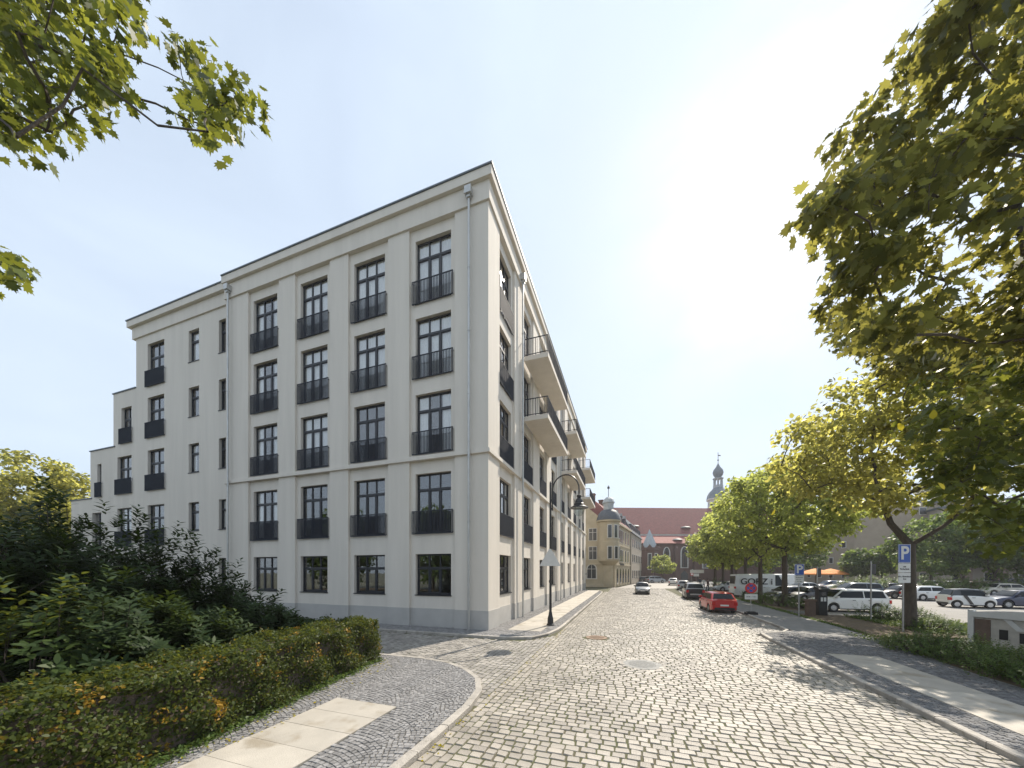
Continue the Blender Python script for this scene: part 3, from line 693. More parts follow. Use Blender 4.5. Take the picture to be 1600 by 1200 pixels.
# street wing, turned with the street
sw = obj('street_wing', MB().box(0, 11, 0, 16, 0, 11.6).xf(Matrix.Rotation(hr, 4, 'Z') @ Matrix.Translation((-11, 0, 0))).mesh('street_wing', 'sandstone'), ho)
Ms = Matrix.Rotation(hr, 4, 'Z')
rf = MB().add([(.35,-.3,11.7),(.35,15.8,11.7),(-11,15.8,11.7),(-11,-.3,11.7),(-4.2,2.5,16.2),(-4.2,15.8,16.2)], [(0,1,5,4),(1,2,5),(2,3,4,5),(3,0,4),(0,3,2,1)]).xf(Ms).build('roof', 'roof_red', ho)
MB().box(-.1,.4,-.3,15.8,11.35,11.69).xf(Ms).build('eaves_gutter', 'sandstone_trim', ho)
MB().box(-.01,.12,0,16,3.9,4.2).box(-.01,.1,.1,15.9,7.6,7.75).xf(Ms).build('string_course', 'sandstone_trim', ho)
for yy in (4.5, 8.6, 12.4):
    d = MB().box(-1.9,-.5,yy-.7,yy+.7,12.3,13.7).add([(-2.4,yy-.9,13.7),(-.35,yy-.9,13.7),(-.35,yy+.9,13.7),(-2.4,yy+.9,13.7),(-2.4,yy,14.4),(-.35,yy,14.4)], [(0,1,5,4),(3,4,5,2),(1,2,5),(0,4,3),(0,3,2,1)]).xf(Ms).build('dormer', 'roof_slate', ho)
    MB().box(-.499,-.46,yy-.45,yy+.45,12.5,13.5).xf(Ms).build('pane', 'win_dark', d)
for yy in (2.5, 9): MB().box(-5,-4.2,yy-.4,yy+.4,15.6,17.3).box(-5.1,-4.1,yy-.5,yy+.5,17.3,17.5).xf(Ms).build('chimney', 'brick_dark', ho)
wing_root = obj('street_front', MB().box(-.2,0,-.02,.0,0,.3).xf(Matrix.Identity(4)).mesh('street_front', 'sandstone_trim'), ho, (0,0,0), hr+R(90))
for k, u in enumerate((2.2, 4.6, 6.0, 7.4, 10.4, 13.2)):
    for z, h in ((4.6, 2.4), (8.2, 2.5)): flat_window(wing_root, u, z, .95 if k in (1,2,3) else 1.1, h, bars=False)
for u in (2.2, 5, 7.8, 10.6, 13.6): flat_window(wing_root, u, .3, 1.7, 3.3, True, 'sandstone_trim', False)
MB().box(4.2, 8.2, -.16, -.02, 3.95, 4.35).build('shop_sign', 'ink', wing_root)
for u in (-11.4, -8.2, -5.0): 
    for z, h in ((4.9, 2.4), (8.3, 2.3)): flat_window(ho, u+1.2, z, 1.5, h)
for u in (-4.0, -7.4): flat_window(ho, u, 1.4, 1.9, 2.8, True)
MB().box(-14, -.9, -.08, -.001, 0, .6).box(-14, -.9, -.12, -.001, 4.05, 4.3).build('plinth', 'sandstone_trim', ho)
MB().box(-5.9,-4.9,-.05,-.002,2.2,2.5).build('name_plate', 'ink', ho)
tw = MB().lathe([(1.0,0),(1.0,3.9),(1.3,4.1),(1.85,4.7),(1.9,8.0),(1.8,8.05),(1.8,11.5),(2.15,11.6),(2.15,11.85),(.1,11.85)], 14, (-1.1,.5,0)).build('corner_bay', 'sandstone', ho, smooth=True)
MB().lathe([(2.2,11.86),(2.05,12.4),(1.75,13.1),(1.35,13.6),(1.0,13.75),(.1,13.76)], 14, (-1.1,.5,0)).build('bay_roof', 'roof_slate', tw, smooth=True)
MB().lathe([(.85,13.77),(.9,14.9),(1.08,15.0),(1.05,15.2),(.85,15.7),(.45,16.05),(.1,16.1)], 8, (-1.1,.5,0)).build('lantern', 'copper_pale', tw)
MB().tube([(-1.1,.5,16.05),(-1.1,.5,18.2)], .05, 6).box(-1.3,-.9,.48,.52,17.6,18.0).build('finial', 'iron', tw)
for az in (-80, -45, -8):
    for z, h in ((4.95, 2.3), (8.6, 2.4)):
        rr = 1.9 if z < 6 else 1.8; a = R(az); e = obj('bay_window', MB().box(-.42,.42,-.06,.1,0,h).mesh('bay_window', 'stone_white'), ho, (-1.1+rr*math.cos(a), .5+rr*math.sin(a), z), a+R(90))
        MB().box(-.3,.3,-.08,-.061,.12,h-.12).build('pane', 'win_dark', e)
# second house beyond
h2 = empty('town_house', (6.95, 63.9, 0), R(-8.5)+R(90), label='plain tan town house with mansard roof behind the corner house', cat='house')
MB().box(0, 18.5, 0, 10, 0, 11.2).build('wall', 'grey_plaster', h2)
MB().add([(0,-.3,11.2),(18.5,-.3,11.2),(18.5,10,11.2),(0,10,11.2),(.2,1.6,14.8),(18.3,1.6,14.8),(18.3,6,16),(.2,6,16)], [(0,1,5,4),(4,5,6,7),(1,2,6,5),(2,3,7,6),(3,0,4,7),(0,3,2,1)]).build('roof', 'roof_slate', h2)
for u in (2, 5, 8, 11, 14, 17):
    for z in (1.2, 4.8, 8.2): flat_window(h2, u, z, 1.3, 1.9, bars=False)
    d = MB().box(u-.6, u+.6, .2, 1.4, 11.9, 13.4).build('dormer', 'roof_slate', h2); MB().box(u-.4, u+.4, .15, .199, 12.1, 13.2).build('pane', 'win_dark', d)
# brick church across the end of the street
cxy = at(985, 97); ch = empty('church', (cxy[0], cxy[1], 0), YAW+R(2), label='dark brick church with huge red tiled roof across the street end', cat='church')
MB().box(0, 62, 0, 22, 0, 10.9).build('wall', 'brick_dark', ch)
MB().add([(-.5,-.6,10.8),(62,-.6,10.8),(62,5.5,13.7),(-.5,5.5,13.7)], [(0,1,2,3)]).add([(-.5,-.6,10.6),(62,-.6,10.6),(62,5.5,13.5),(-.5,5.5,13.5)], [(0,3,2,1)]).build('aisle_roof', 'roof_red2', ch)
MB().box(-.5, 62, 5.2, 5.6, 13.6, 14.1).build('eaves_band', 'stone_white', ch)
MB().add([(-.5,5.0,14.05),(62,5.0,14.05),(62,14,23.6),(-.5,14,23.6),(-.5,23,14),(62,23,14)], [(0,1,2,3),(3,2,5,4),(0,3,4),(1,5,2)]).build('roof', 'roof_red', ch)
def gothic(u, z, w, h):
    n = 6; arc = []
    for i in range(n+1): t = i/n; arc.append((u+w/2*(1-t**1.6), z+h*(.72+.28*math.sin(t*math.pi/2))))
    pts = [(u-w/2, z), (u+w/2, z)]+arc+[(2*u-a, b) for a, b in arc[::-1][1:]]
    f = MB().plate([(a, -.12, b) for a, b in pts], .1, (0,1,0)).build('window', 'stone_white', ch)
    MB().plate([(u+(a-u)*.72, -.16, z+h/2+(b-z-h/2)*.93) for a, b in pts], .03, (0,1,0)).build('pane', 'win_dark', f)
    q = MB()
    for k in (-.17, .17): q.box(u+k*w-.06, u+k*w+.06, -.2, -.161, z+.3, z+h*.8)
    q.build('tracery', 'brick_dark', f)
for u, z, w_, h_ in ((10.5, 3.6, 2.1, 6.2), (15.7, 3.7, 2.3, 6.3), (22, 3.6, 2.2, 6.2), (28, 3.6, 2.2, 6.2)): gothic(u, z, w_, h_)
for u in (8, 13, 18.6, 25, 31): MB().box(u-.4, u+.4, -1.0, -.001, 0, 9.3).add([(u-.4,-1,9.3),(u+.4,-1,9.3),(u+.4,0,10.3),(u-.4,0,10.3)], [(0,1,2,3)]).build('buttress', 'brick_dark', ch)
dn = [(15.7-1,-.06,0),(15.7+1,-.06,0),(15.7+1,-.06,2),(15.7,-.06,3.1),(15.7-1,-.06,2)]; MB().plate(dn, .05, (0,1,0)).build('door', 'win_dark', ch)
for u in (12.5, 18): MB().box(u-.15,u+.15,-.25,-.001,2.9,3.4).build('wall_lamp', 'stone_white', ch)
for u, z in ((4, 16.5), (20, 16.2)):
    MB().lathe([(1.6,0),(1.2,.35),(.1,.55)], 10, (u, 7.2, z)).build('roof_eye', 'roof_slate', ch, smooth=True)
MB().lathe([(1.5,0),(1.1,.3),(.1,.5)], 10, (14.5, 1.6, 11.9)).build('roof_eye', 'roof_slate', ch, smooth=True)
# chapel bay with its pointed copper roof
cp = MB().lathe([(2.5,0),(2.5,8.6),(2.7,8.7),(2.7,9.4),(.1,9.4)], 8, (5.0,-1.2,0)).build('chapel_bay', 'brick_dark', ch)
MB().lathe([(2.3,9.41),(.06,14.6)], 8, (5.0,-1.2,0)).build('spire', 'copper_pale', cp)
for k in range(8): a = 2*math.pi*(k+.5)/8; MB().add([(5+2.6*math.cos(a+s*.25), -1.2+2.6*math.sin(a+s*.25), 9.4) for s in (-1,1)]+[(5+2.45*math.cos(a), -1.2+2.45*math.sin(a), 10.3)]+[(5+2.2*math.cos(a), -1.2+2.2*math.sin(a), 9.4)], [(0,1,2),(1,3,2),(3,0,2)]).build('gablet', 'brick_dark', cp)
for az in (-112, -68):
    a = R(az); e = obj('window', MB().box(-.55,.55,-.05,.1,0,4.6).mesh('window', 'stone_white'), ch, (5+2.33*math.cos(a), -1.2+2.33*math.sin(a), 3.2), a+R(90)); MB().box(-.38,.38,-.08,-.051,.2,4.4).build('pane', 'win_dark', e)
# church tower: brick shaft, pale octagon, bell roof, lantern, onion
tx, ty = at(1122, 122); tw = empty('church_tower', (tx, ty, 0), YAW+R(8), label='church tower with white octagon, slate bell roof, lantern and onion top', cat='tower')
MB().box(-4, 4, -4, 4, 0, 25.8).box(-4.3, 4.3, -4.3, 4.3, 25.2, 26.0).build('shaft', 'brick_dark', tw)
MB().lathe([(3.3,26.0),(3.3,31.0),(3.75,31.3),(3.75,31.8),(.2,31.8)], 8).build('octagon', 'stone_white', tw)
for k in range(8):
    a = 2*math.pi*(k+.5)/8
    for z, s in ((29.3, .45), (26.8, .6)):
        e = obj('louvre', MB().box(-s,s,-.06,.06,0,s*2).mesh('louvre', 'win_dark'), tw, (3.07*math.cos(a), 3.07*math.sin(a), z), a+R(90))
MB().lathe([(3.7,31.81),(3.5,33.2),(2.9,34.6),(2.0,35.6),(1.7,36.1),(.2,36.15)], 8).build('bell_roof', 'copper', tw, smooth=True)
ln = MB().lathe([(1.6,36.16),(1.6,37.2),(.4,37.2)], 8)
for k in range(8): a = 2*math.pi*k/8; ln.tube([(1.3*math.cos(a),1.3*math.sin(a),37.2),(1.3*math.cos(a),1.3*math.sin(a),39.6)], .2, 5)
ln.lathe([(1.7,39.6),(1.75,40.0),(.3,40.3)], 8); ln.build('lantern', 'copper_pale', tw)
MB().lathe([(.9,40.2),(1.5,41.2),(1.75,42.2),(1.5,43.3),(.7,44.5),(.25,45.6),(.05,46.2)], 12).build('onion_dome', 'copper', tw, smooth=True)
tw.scale = (1, 1, .905)
MB().tube([(0,0,46),(0,0,50.3)], .09, 6).lathe([(.1,46.9),(.35,47.2),(.1,47.5)], 8).box(-.1,1.0,-.03,.03,48.9,49.3).build('weather_vane', 'iron', tw)
# blocks behind the car park
def block(name, label, px, D, rz, Lx, Ly, H, cols, floors, m, blank=0, cat='building'):
    x, y = at(px, D); o = empty(name, (x, y, 0), rz, label=label, cat=cat)
    MB().box(0, Lx, 0, Ly, 0, H).build('wall', m, o); MB().box(-.25, Lx+.25, -.25, Ly+.25, H, H+.4).build('roof_edge', 'coping', o)
    p = (Lx-blank)/cols; fh = H/floors
    for i in range(cols):
        for k in range(floors): flat_window(o, blank+p*(i+.5), fh*k+1.0, 1.3, 1.5, bars=False)
    return o, p, fh
s1, p_, f_ = block('housing_block', 'tan concrete housing block with blank end wall behind the car park', 1335, 73, YAW-R(12), 34, 40, 17, 6, 5, 'tan_wall', 10)
for k in range(5):
    for j in range(9):
        y_ = 3+4*j; f = MB().box(-.05,-.001,y_-.7,y_+.7,3.4*k+1.2,3.4*k+2.7).build('window', 'stone_white', s1); MB().box(-.07,-.051,y_-.55,y_+.55,3.4*k+1.32,3.4*k+2.58).build('pane', 'win_dark', f)
for k in range(1, 5):
    for i in range(3): MB().box(20+p_*(i*1.4), 22.6+p_*(i*1.4), -1.2, -.002, 3.4*k+.1, 3.4*k+1.2).build('balcony', 'sign_back', s1)
s2, _, _ = block('arcade_building', 'grey apartment building with brown arcade pillars behind park trees', 1470, 66, YAW-R(30), 44, 12, 15, 11, 4, 'grey_plaster')
for i in range(10): MB().box(2+4.2*i, 3.3+4.2*i, -1.6, -.4, 0, 3.4).build('pillar', 'concrete_brown', s2)
MB().box(.5, 43, -1.8, -.002, 3.41, 3.8).build('arcade_slab', 'grey_plaster', s2)
s3, _, _ = block('yellow_house', 'yellow rendered house half hidden behind the street trees', 1140, 105, YAW-R(6), 30, 12, 10, 8, 3, 'sandstone')
# ------------------------------------------------------------------ street lamp, signs, furniture
lp = empty('street_lamp', (2.46, 2.38, ZP), label='black arched street lamp with bell shade on the building pavement', cat='street lamp')
MB().lathe([(.2,0),(.2,.06),(.16,.1),(.15,.35),(.11,.5),(.09,.62),(.075,.7)], 14).build('base', 'iron', lp, smooth=True)
MB().tube([(0,0,.65),(0,0,2.2),(0,0,7.3)], [.07,.06,.05], 10).lathe([(.052,2.2),(.085,2.2),(.085,2.32),(.052,2.32)], 12).lathe([(.01,7.3),(.06,7.32),(.01,7.42)], 8).build('pole', 'iron', lp, smooth=True)
arc = [(.1,0,5.9),(.1,0,6.5)]+[(.1+.68-.68*math.cos(math.pi*i/14), 0, 6.9+.78*math.sin(math.pi*i/14)) for i in range(15)]+[(1.46,0,6.6)]
MB().tube(arc, .035, 8).box(-.04,.12,-.03,.03,5.95,6.02).box(-.04,.12,-.03,.03,6.4,6.47).build('arm', 'iron', lp, smooth=True)
hd = MB().lathe([(.05,6.62),(.12,6.58),(.12,6.5),(.08,6.48),(.2,6.3),(.21,6.2),(.26,6.16),(.26,6.08),(.44,5.98),(.45,5.94),(.2,5.99),(.05,5.99)], 18, (1.46,0,0)).build('shade', 'iron', lp, smooth=True)
MB().lathe([(.19,5.985),(.23,5.85),(.22,5.7),(.12,5.56),(.02,5.53)], 16, (1.46,0,0)).build('globe', 'glass_clear', hd, smooth=True)
ts = empty('triangular_sign', (2.46, 2.3, ZP), R(6), label='blank triangular road sign seen from behind on the lamp post', cat='road sign')
tri = [(-.53,-.015,3.05),(.53,-.015,3.05),(.5,-.015,3.14),(.05,-.015,3.93),(-.05,-.015,3.93),(-.5,-.015,3.14)]
MB().plate(tri, .012, (0,-1,0)).build('plate', 'sign_back', ts); MB().box(-.07,.07,-.012,.03,3.2,3.25).box(-.07,.07,-.012,.03,3.6,3.65).build('clamp', 'galv', ts)
def p_sign(px, py, label, scale, lines, rz=0):
    x, y = gnd(px, py); s = empty('parking_sign', (x, y, ZP-.02), rz, label=label, cat='road sign', group='parking signs beside the car park')
    top = 4.05*scale; MB().tube([(0,.05,-.1),(0,.05,top-.1)], .035, 8).build('post', 'galv', s)
    w_ = .31*scale; h_ = .86*scale
    b = MB().box(-w_, w_, -.012, .012, top-h_, top).build('panel', 'sign_blue', s)
    MB().box(-w_, w_, -.0155, -.0125, top-.03, top-.012).box(-w_, w_, -.0155, -.0125, top-h_+.012, top-h_+.03).box(-w_, -w_+.018, -.015, -.0125, top-h_, top).box(w_-.018, w_, -.015, -.0125, top-h_, top).build('border', 'sign_white', b)
    text('P', .85*scale, 'sign_white', b, (0,-.017,top-h_/2-.0*scale), (R(90),0,0), bold=.02)
    z = top-h_-.02
    for t, hh in lines:
        q = MB().box(-w_, w_, -.012, .012, z-hh*scale, z).build('plate', 'sign_white', s)
        text(t, .11*scale, 'ink', q, (0,-.0165,z-hh*scale/2), (R(90),0,0)); z -= hh*scale+.02
    return s
p_sign(1413, 990, 'large blue P parking sign with two white plates by the thick tree trunk', 1.0, [('mit\nParkschein', .42), ('Wo.-Bewohner\nfrei', .46)], R(24))
p_sign(1249, 966, 'smaller blue P parking sign beside the dark parking meter', .8, [('Parkschein', .3), ('P 2 Std.', .26)], R(8))
ns = empty('no_stopping_sign', (13.75, 10.9, ZP-.016), R(4), label='round red and blue no stopping sign on a black foot', cat='road sign')
MB().box(-.32,.32,-.2,.2,0,.16).box(-.22,.22,-.14,.14,.161,.2).build('foot', 'rubber', ns); MB().tube([(0,.03,.15),(0,.03,1.9)], .022, 8).build('post', 'galv', ns)
dsc = MB().lathe([(.01,-.012),(.34,-.012),(.34,.01),(.01,.01)], 28, (0,-.01,1.7), 'y').build('disc', 'sign_red', ns)
for a in (0, 90, 180, 270):
    pts = [(.235*math.cos(R(a+t)), -.0265, 1.7+.235*math.sin(R(a+t))) for t in (-33, -17, 0, 17, 33)]+[(.055*math.cos(R(a)), -.0265, 1.7+.055*math.sin(R(a)))]
    MB().plate(pts, .004, (0,1,0)).build('blue_field', 'sign_blue', dsc)
pl_ = MB().box(-.36,.36,-.03,-.012,.98,1.32).build('plate', 'sign_white', ns); text('26.08.  7-18 h', .1, 'ink', pl_, (0,-.034,1.15), (R(90),0,0))
for (px, py, top, lab) in ((1361, 972, 3.4, 'thin grey post with small dark sign back standing in the shrub bed'), (1277, 950, 3.2, 'thin grey post with small dark sign back behind the parking meter')):
    x, y = gnd(px, py); s = empty('sign_post', (x, y, .05), R(35), label=lab, cat='sign post', group='plain sign posts'); MB().tube([(0,0,-.1),(0,0,top)], .035, 8).build('post', 'galv', s); MB().box(.0,.5,.036,.06,top-.75,top-.15).build('sign_plate', 'trim', s)
x, y = gnd(1283, 963); pmt = empty('parking_meter', (x, y, ZP-.03), R(8), label='dark slim parking ticket machine next to the brown pedestal', cat='parking meter')
MB().box(-.23,.23,-.2,.2,0,1.62).build('case', 'trim', pmt); MB().add([(-.28,-.3,1.62),(.28,-.3,1.62),(.28,.25,1.62),(-.28,.25,1.62),(-.28,-.3,1.68),(.28,-.3,1.68),(.28,.25,1.85),(-.28,.25,1.85)], [(0,3,2,1),(4,5,6,7),(0,1,5,4),(1,2,6,5),(2,3,7,6),(3,0,4,7)]).build('hood', 'trim', pmt)
MB().box(-.12,.12,-.215,-.201,1.25,1.5).build('screen', 'win_dark', pmt); MB().box(-.14,-.02,-.214,-.201,.9,1.15).box(.03,.15,-.214,-.201,.9,1.15).build('notice', 'sign_white', pmt)
x, y = gnd(1266, 964); bx = empty('stone_pedestal', (x, y, ZP-.03), R(8), label='weathered brown pedestal left of the parking meter', cat='pedestal')
MB().box(-.2,.2,-.18,.18,0,.92).build('shaft', 'concrete_brown', bx); MB().box(-.25,.25,-.23,.23,.921,1.05).build('cap', 'concrete_brown', bx)
# painted wooden hoarding boxes with green post
fr = empty('graffiti_crate', (18.65, 3.1, 0), R(-62), label='weathered white timber crate with rounded top rail and black graffiti', cat='crate')
Lf = 2.5
MB().box(0, Lf, 0, 1.6, .05, 1.18).build('panel', 'weathered', fr)
tp = [(-.05,-.07,1.17)]+[(Lf*i/8, -.07, 1.37+.12*math.sin(math.pi*i/8)-.02) for i in range(9)]+[(Lf+.05,-.07,1.17)]
MB().plate(tp, .12, (0,1,0)).build('top_rail', 'sign_back', fr); MB().box(-.1,.05,-.05,.1,.0,1.42).build('post', 'sign_back', fr); MB().box(Lf-.1,Lf+.05,-.05,.1,.0,1.42).build('post', 'sign_back', fr)
MB().plate([(.75,-.03,1.16),(1.05,-.03,.78),(1.22,-.03,.78),(.92,-.03,1.16)], .028, (0,1,0)).plate([(1.4,-.031,1.16),(1.12,-.031,.78),(1.24,-.031,.78),(1.55,-.031,1.16)], .029, (0,1,0)).build('brace', 'sign_back', fr)
for u, z in ((.75,.42),(1.2,.36),(1.65,.42)): MB().box(u-.1,u+.1,-.012,-.001,z,z+.36).build('graffiti', 'ink', fr)
MB().box(.06,.45,-.02,-.001,.1,1.1).build('rust_patch', 'concrete_brown', fr)
f2 = empty('timber_crate', (20.05, .35, 0), R(-62), label='second weathered white timber crate right of the green post', cat='crate')
MB().box(0, 2.5, 0, 1.6, .05, 1.18).build('panel', 'weathered', f2); MB().plate(tp, .12, (0,1,0)).build('top_rail', 'sign_back', f2); MB().box(.3,.5,-.012,-.001,.3,.8).build('graffiti', 'ink', f2)
gp = empty('green_post', (19.55, .95, 0), label='round green painted metal post between the two timber crates', cat='post')
MB().lathe([(.12,0),(.12,1.42),(.15,1.44),(.15,1.5),(.05,1.56)], 14).build('shaft', 'green_paint', gp, smooth=True); MB().box(-.5,.5,-.03,.03,1.42,1.48).build('cross_bar', 'green_paint', gp)
# cafe parasols
for px, D, lab in ((1274, 57, 'left orange cafe parasol behind the parked cars'), (1298, 60, 'right orange cafe parasol nearer the housing block')):
    x, y = at(px, D); u = empty('cafe_parasol', (x, y, 0), .3, label=lab, cat='parasol', group='orange parasols')
    MB().tube([(0,0,0),(0,0,3.2)], .05, 6).build('pole', 'bark', u); MB().lathe([(2.4,2.25),(2.4,2.45),(1.2,2.95),(.1,3.3),(.05,3.25),(1.2,2.88),(2.36,2.4)], 8).build('canopy', 'orange', u); MB().box(-.4,.4,-.4,.4,0,.12).build('base', 'plinth', u)
# direction sign at the crossing
x, y = at(1090, 62); dsn = empty('direction_sign', (x, y, 0), YAW, label='white direction boards on a dark post before the church', cat='road sign')
MB().tube([(0,0,0),(0,0,3.2)], .06, 8).build('post', 'iron', dsn); MB().box(-1.4,1.1,-.1,-.06,2.5,3.1).build('board', 'sign_white', dsn); MB().box(-.8,.2,-.1,-.06,1.9,2.4).build('board', 'sign_white', dsn)
x, y = at(1081, 70); rs = empty('round_sign', (x, y, 0), YAW, label='small red ringed round sign near the pedestrians', cat='road sign'); MB().tube([(0,.03,0),(0,.03,2.6)], .03, 6).build('post', 'galv', rs)
dd = MB().lathe([(.01,-.02),(.32,-.02),(.32,0),(.01,0)], 20, (0,0,2.2), 'y').build('disc', 'sign_red', rs); MB().lathe([(.01,-.03),(.2,-.03),(.2,-.021),(.01,-.021)], 20, (0,0,2.2), 'y').build('field', 'sign_white', dd)
# ------------------------------------------------------------------ vehicles
def car_parts(kind):
    """profile per body type: L, W, H, belt(x), roof stations, hood; x forward"""
    K = {
     'hatch': dict(L=3.95, W=1.72, H=1.46, hood=.72, cowl=(1.0,.95), ws=.45, rs=-1.35, rb=-1.85, belt=(.93,1.0), tail=.92, r=.31),
     'estate':dict(L=4.5, W=1.78, H=1.48, hood=.74, cowl=(1.1,.96), ws=.5, rs=-1.85, rb=-2.15, belt=(.93,.99), tail=.95, r=.32),
     'sedan': dict(L=4.5, W=1.78, H=1.44, hood=.74, cowl=(1.1,.94), ws=.45, rs=-.85, rb=-1.55, belt=(.92,.98), tail=.98, r=.32),
     'mpv':   dict(L=4.45,W=1.8, H=1.64, hood=.82, cowl=(1.4,1.02), ws=.65, rs=-1.85, rb=-2.15, belt=(1.0,1.05), tail=1.0, r=.32),
     'suv':   dict(L=4.6, W=1.88, H=1.72, hood=.95, cowl=(1.05,1.12), ws=.5, rs=-1.8, rb=-2.15, belt=(1.1,1.14), tail=1.1, r=.36),
     'micro': dict(L=2.7, W=1.6, H=1.54, hood=.78, cowl=(.98,.98), ws=.45, rs=-.95, rb=-1.28, belt=(.96,1.02), tail=.95, r=.29),
     'van':   dict(L=5.6, W=2.0, H=2.55, hood=1.05, cowl=(2.1,1.32), ws=1.35, rs=-2.65, rb=-2.76, belt=(1.25,1.3), tail=1.28, r=.34)}
    return K[kind]
ccache = {}
def car_meshes(kind):
    if kind in ccache: return ccache[kind]
    k = car_parts(kind); L, W, H, r = k['L'], k['W']/2, k['H'], k['r']; xf, xr = L/2, -L/2
    wx = (xf-.2*L if kind != 'micro' else xf-.42, xr+.2*L if kind != 'micro' else xr+.42)
    def top(x):
        if x > k['cowl'][0]:
            t = (x-k['cowl'][0])/(xf-k['cowl'][0]); return k['cowl'][1]+(k['hood']-k['cowl'][1])*t-.12*t**6
        t = (k['cowl'][0]-x)/(k['cowl'][0]-xr); return k['belt'][0]+(k['belt'][1]-k['belt'][0])*min(1, t*1.2) if x > k['rb'] else k['tail']
    def half(x): t = abs(x)/(L/2); return W*(1-.045*t**2-.14*max(0, t-.82)**1.3/.1*.55)
    def bot(x):
        z = .2
        for c in wx:
            q = (r+.055)**2-(x-c)**2
            if q > 0: z = max(z, r+math.sqrt(q))
        if abs(x) > L/2-.18: z = max(z, .2+.1*(abs(x)-L/2+.18)/.18)
        return z
    xs = set(np.linspace(xr, xf, 19).round(3))|{round(xr+.05, 3), round(xf-.05, 3)}
    for c in wx: xs |= {round(c+(r+.055)*math.cos(a), 3) for a in np.linspace(0.001, math.pi-.001, 11)}|{round(c+s*(r+.06), 3) for s in (-1, 1)}
    xs = sorted(xs); mb = MB(); vs = []; nseg = 0
    for x in xs:
        w_, b_, t_ = half(x), bot(x), top(x); e = min(1, (xf-abs(x))/.1+.0) ; mid = b_+(t_-b_)*.55
        sec = [(w_*.8, b_), (w_*.985, b_+.02), (w_, mid), (w_*.975, t_-.07), (w_*.9, t_-.01), (w_*.45, t_+.015), (0, t_+.02)]
        full = [(x, a, z) for a, z in sec]+[(x, -a, z) for a, z in sec[-2::-1]]; nseg = len(full); vs += full
    fs = []
    for i in range(len(xs)-1):
        for j in range(nseg): fs.append((i*nseg+j, (i+1)*nseg+j, (i+1)*nseg+(j+1)%nseg, i*nseg+(j+1)%nseg))
    fs += [tuple(range(nseg)), tuple(range((len(xs)-1)*nseg, len(xs)*nseg))[::-1]]
    mb.add(vs, fs); body = mb
    # cabin
    c0 = k['cowl'][0]-.02; bz = k['belt'][0]-.06; st = [(c0, k['cowl'][1]-.02), ((c0+k['ws'])/2, (k['cowl'][1]+H-.05)/2+.03), (k['ws'], H-.05), (k['ws']-.45, H), ((k['ws']+k['rs'])/2, H), (k['rs']+.2, H-.03), (k['rs'], H-.07), (k['rb'], k['tail']+.0)]
    cab = MB(); vs = []; wb, wt = W*.93, W*.74 if kind != 'van' else W*.86
    for x, z in st:
        q = (z-bz)/(H-bz); wtop = wb+(wt-wb)*q; sec = [(wb, bz), (wtop+.01, max(bz+.001, z-.06)), (wtop-.07, z), (0, z+.025)]
        vs += [(x, a, h) for a, h in sec]+[(x, -a, h) for a, h in sec[-2::-1]]
    n = 7; fs = []
    for i in range(len(st)-1):
        for j in range(n): fs.append((i*n+j, i*n+(j+1)%n, (i+1)*n+(j+1)%n, (i+1)*n+j))
    fs += [tuple(range(n))[::-1], tuple(range((len(st)-1)*n, len(st)*n))]
    cab.add(vs, fs)
    def off(a, b, fx): return fx
    def glass_quad(p, nrm, o=.012): e = Vector(nrm).normalized()*o; q = MB().plate([tuple(Vector(v)+e) for v in p], .01, tuple(-e)); return q
    x0, z0 = c0, k['cowl'][1]; x1, z1 = k['ws'], H-.05; nv = (z1-z0, 0, x0-x1)
    lerp = lambda a, b, t: a+(b-a)*t
    ws = [(lerp(x0,x1,.08), s*wb*.9, lerp(z0,z1,.08)+.03) for s in (-1, 1)]+[(lerp(x0,x1,.5), s*lerp(wb,wt,.5)*.9, (z0+z1)/2+.055) for s in (1,)]+[(lerp(x0,x1,.95), s*(wt-.1), lerp(z0,z1,.95)+.02) for s in (1, -1)]+[(lerp(x0,x1,.5), -lerp(wb,wt,.5)*.9, (z0+z1)/2+.055)]
    wsm = glass_quad(ws, nv)
    x2, z2 = k['rs'], H-.07; x3, z3 = k['rb'], k['tail']; rn = (-(z2-z3), 0, (x2-x3))
    rw = glass_quad([(lerp(x2,x3,.1), s*(wt-.1), lerp(z2,z3,.12)) for s in (1, -1)]+[(lerp(x2,x3,.82), -s*wb*.84, lerp(z2,z3,.85)) for s in (1, -1)], rn, .034)
    # side windows between pillars
    zb, zt = k['belt'][0]+.04, H-.13; side = []
    def yy(z): return lerp(wb, wt, (z-bz)/(H-bz))
    fA = lambda z: lerp(c0-.12, k['ws']-.06, (z-z0)/(z1-z0)); fC = lambda z: lerp(k['rb']+.22, k['rs']+.12, (z-z3)/(z2-z3))
    B1 = (k['ws']+k['rs'])/2+.02 if kind not in ('van', 'micro') else (1.0 if kind == 'van' else k['rs']+.25)
    spans = [(fA, lambda z: B1+.04)]+([(lambda z: B1-.04, fC)] if kind not in ('van', 'micro') else [])
    for s in (1, -1):
        for a, b in spans:
            p = [(a(zb), s*yy(zb), zb), (b(zb), s*yy(zb), zb), (b(zt), s*yy(zt), zt), (a(zt), s*yy(zt), zt)]
            if s < 0: p = p[::-1]
            side.append(glass_quad(p, (0, s, .35)))
    tyre = MB().lathe([(r*.6,-.1),(r*.93,-.1),(r,-.07),(r,.07),(r*.93,.1),(r*.6,.1)], 18, (0,0,0), 'y', cap=False); rim = MB().lathe([(.02,.08),(r*.2,.095),(r*.24,.06),(r*.56,.06),(r*.63,.09),(r*.63,-.09),(.02,-.09)], 18, (0,0,0), 'y')
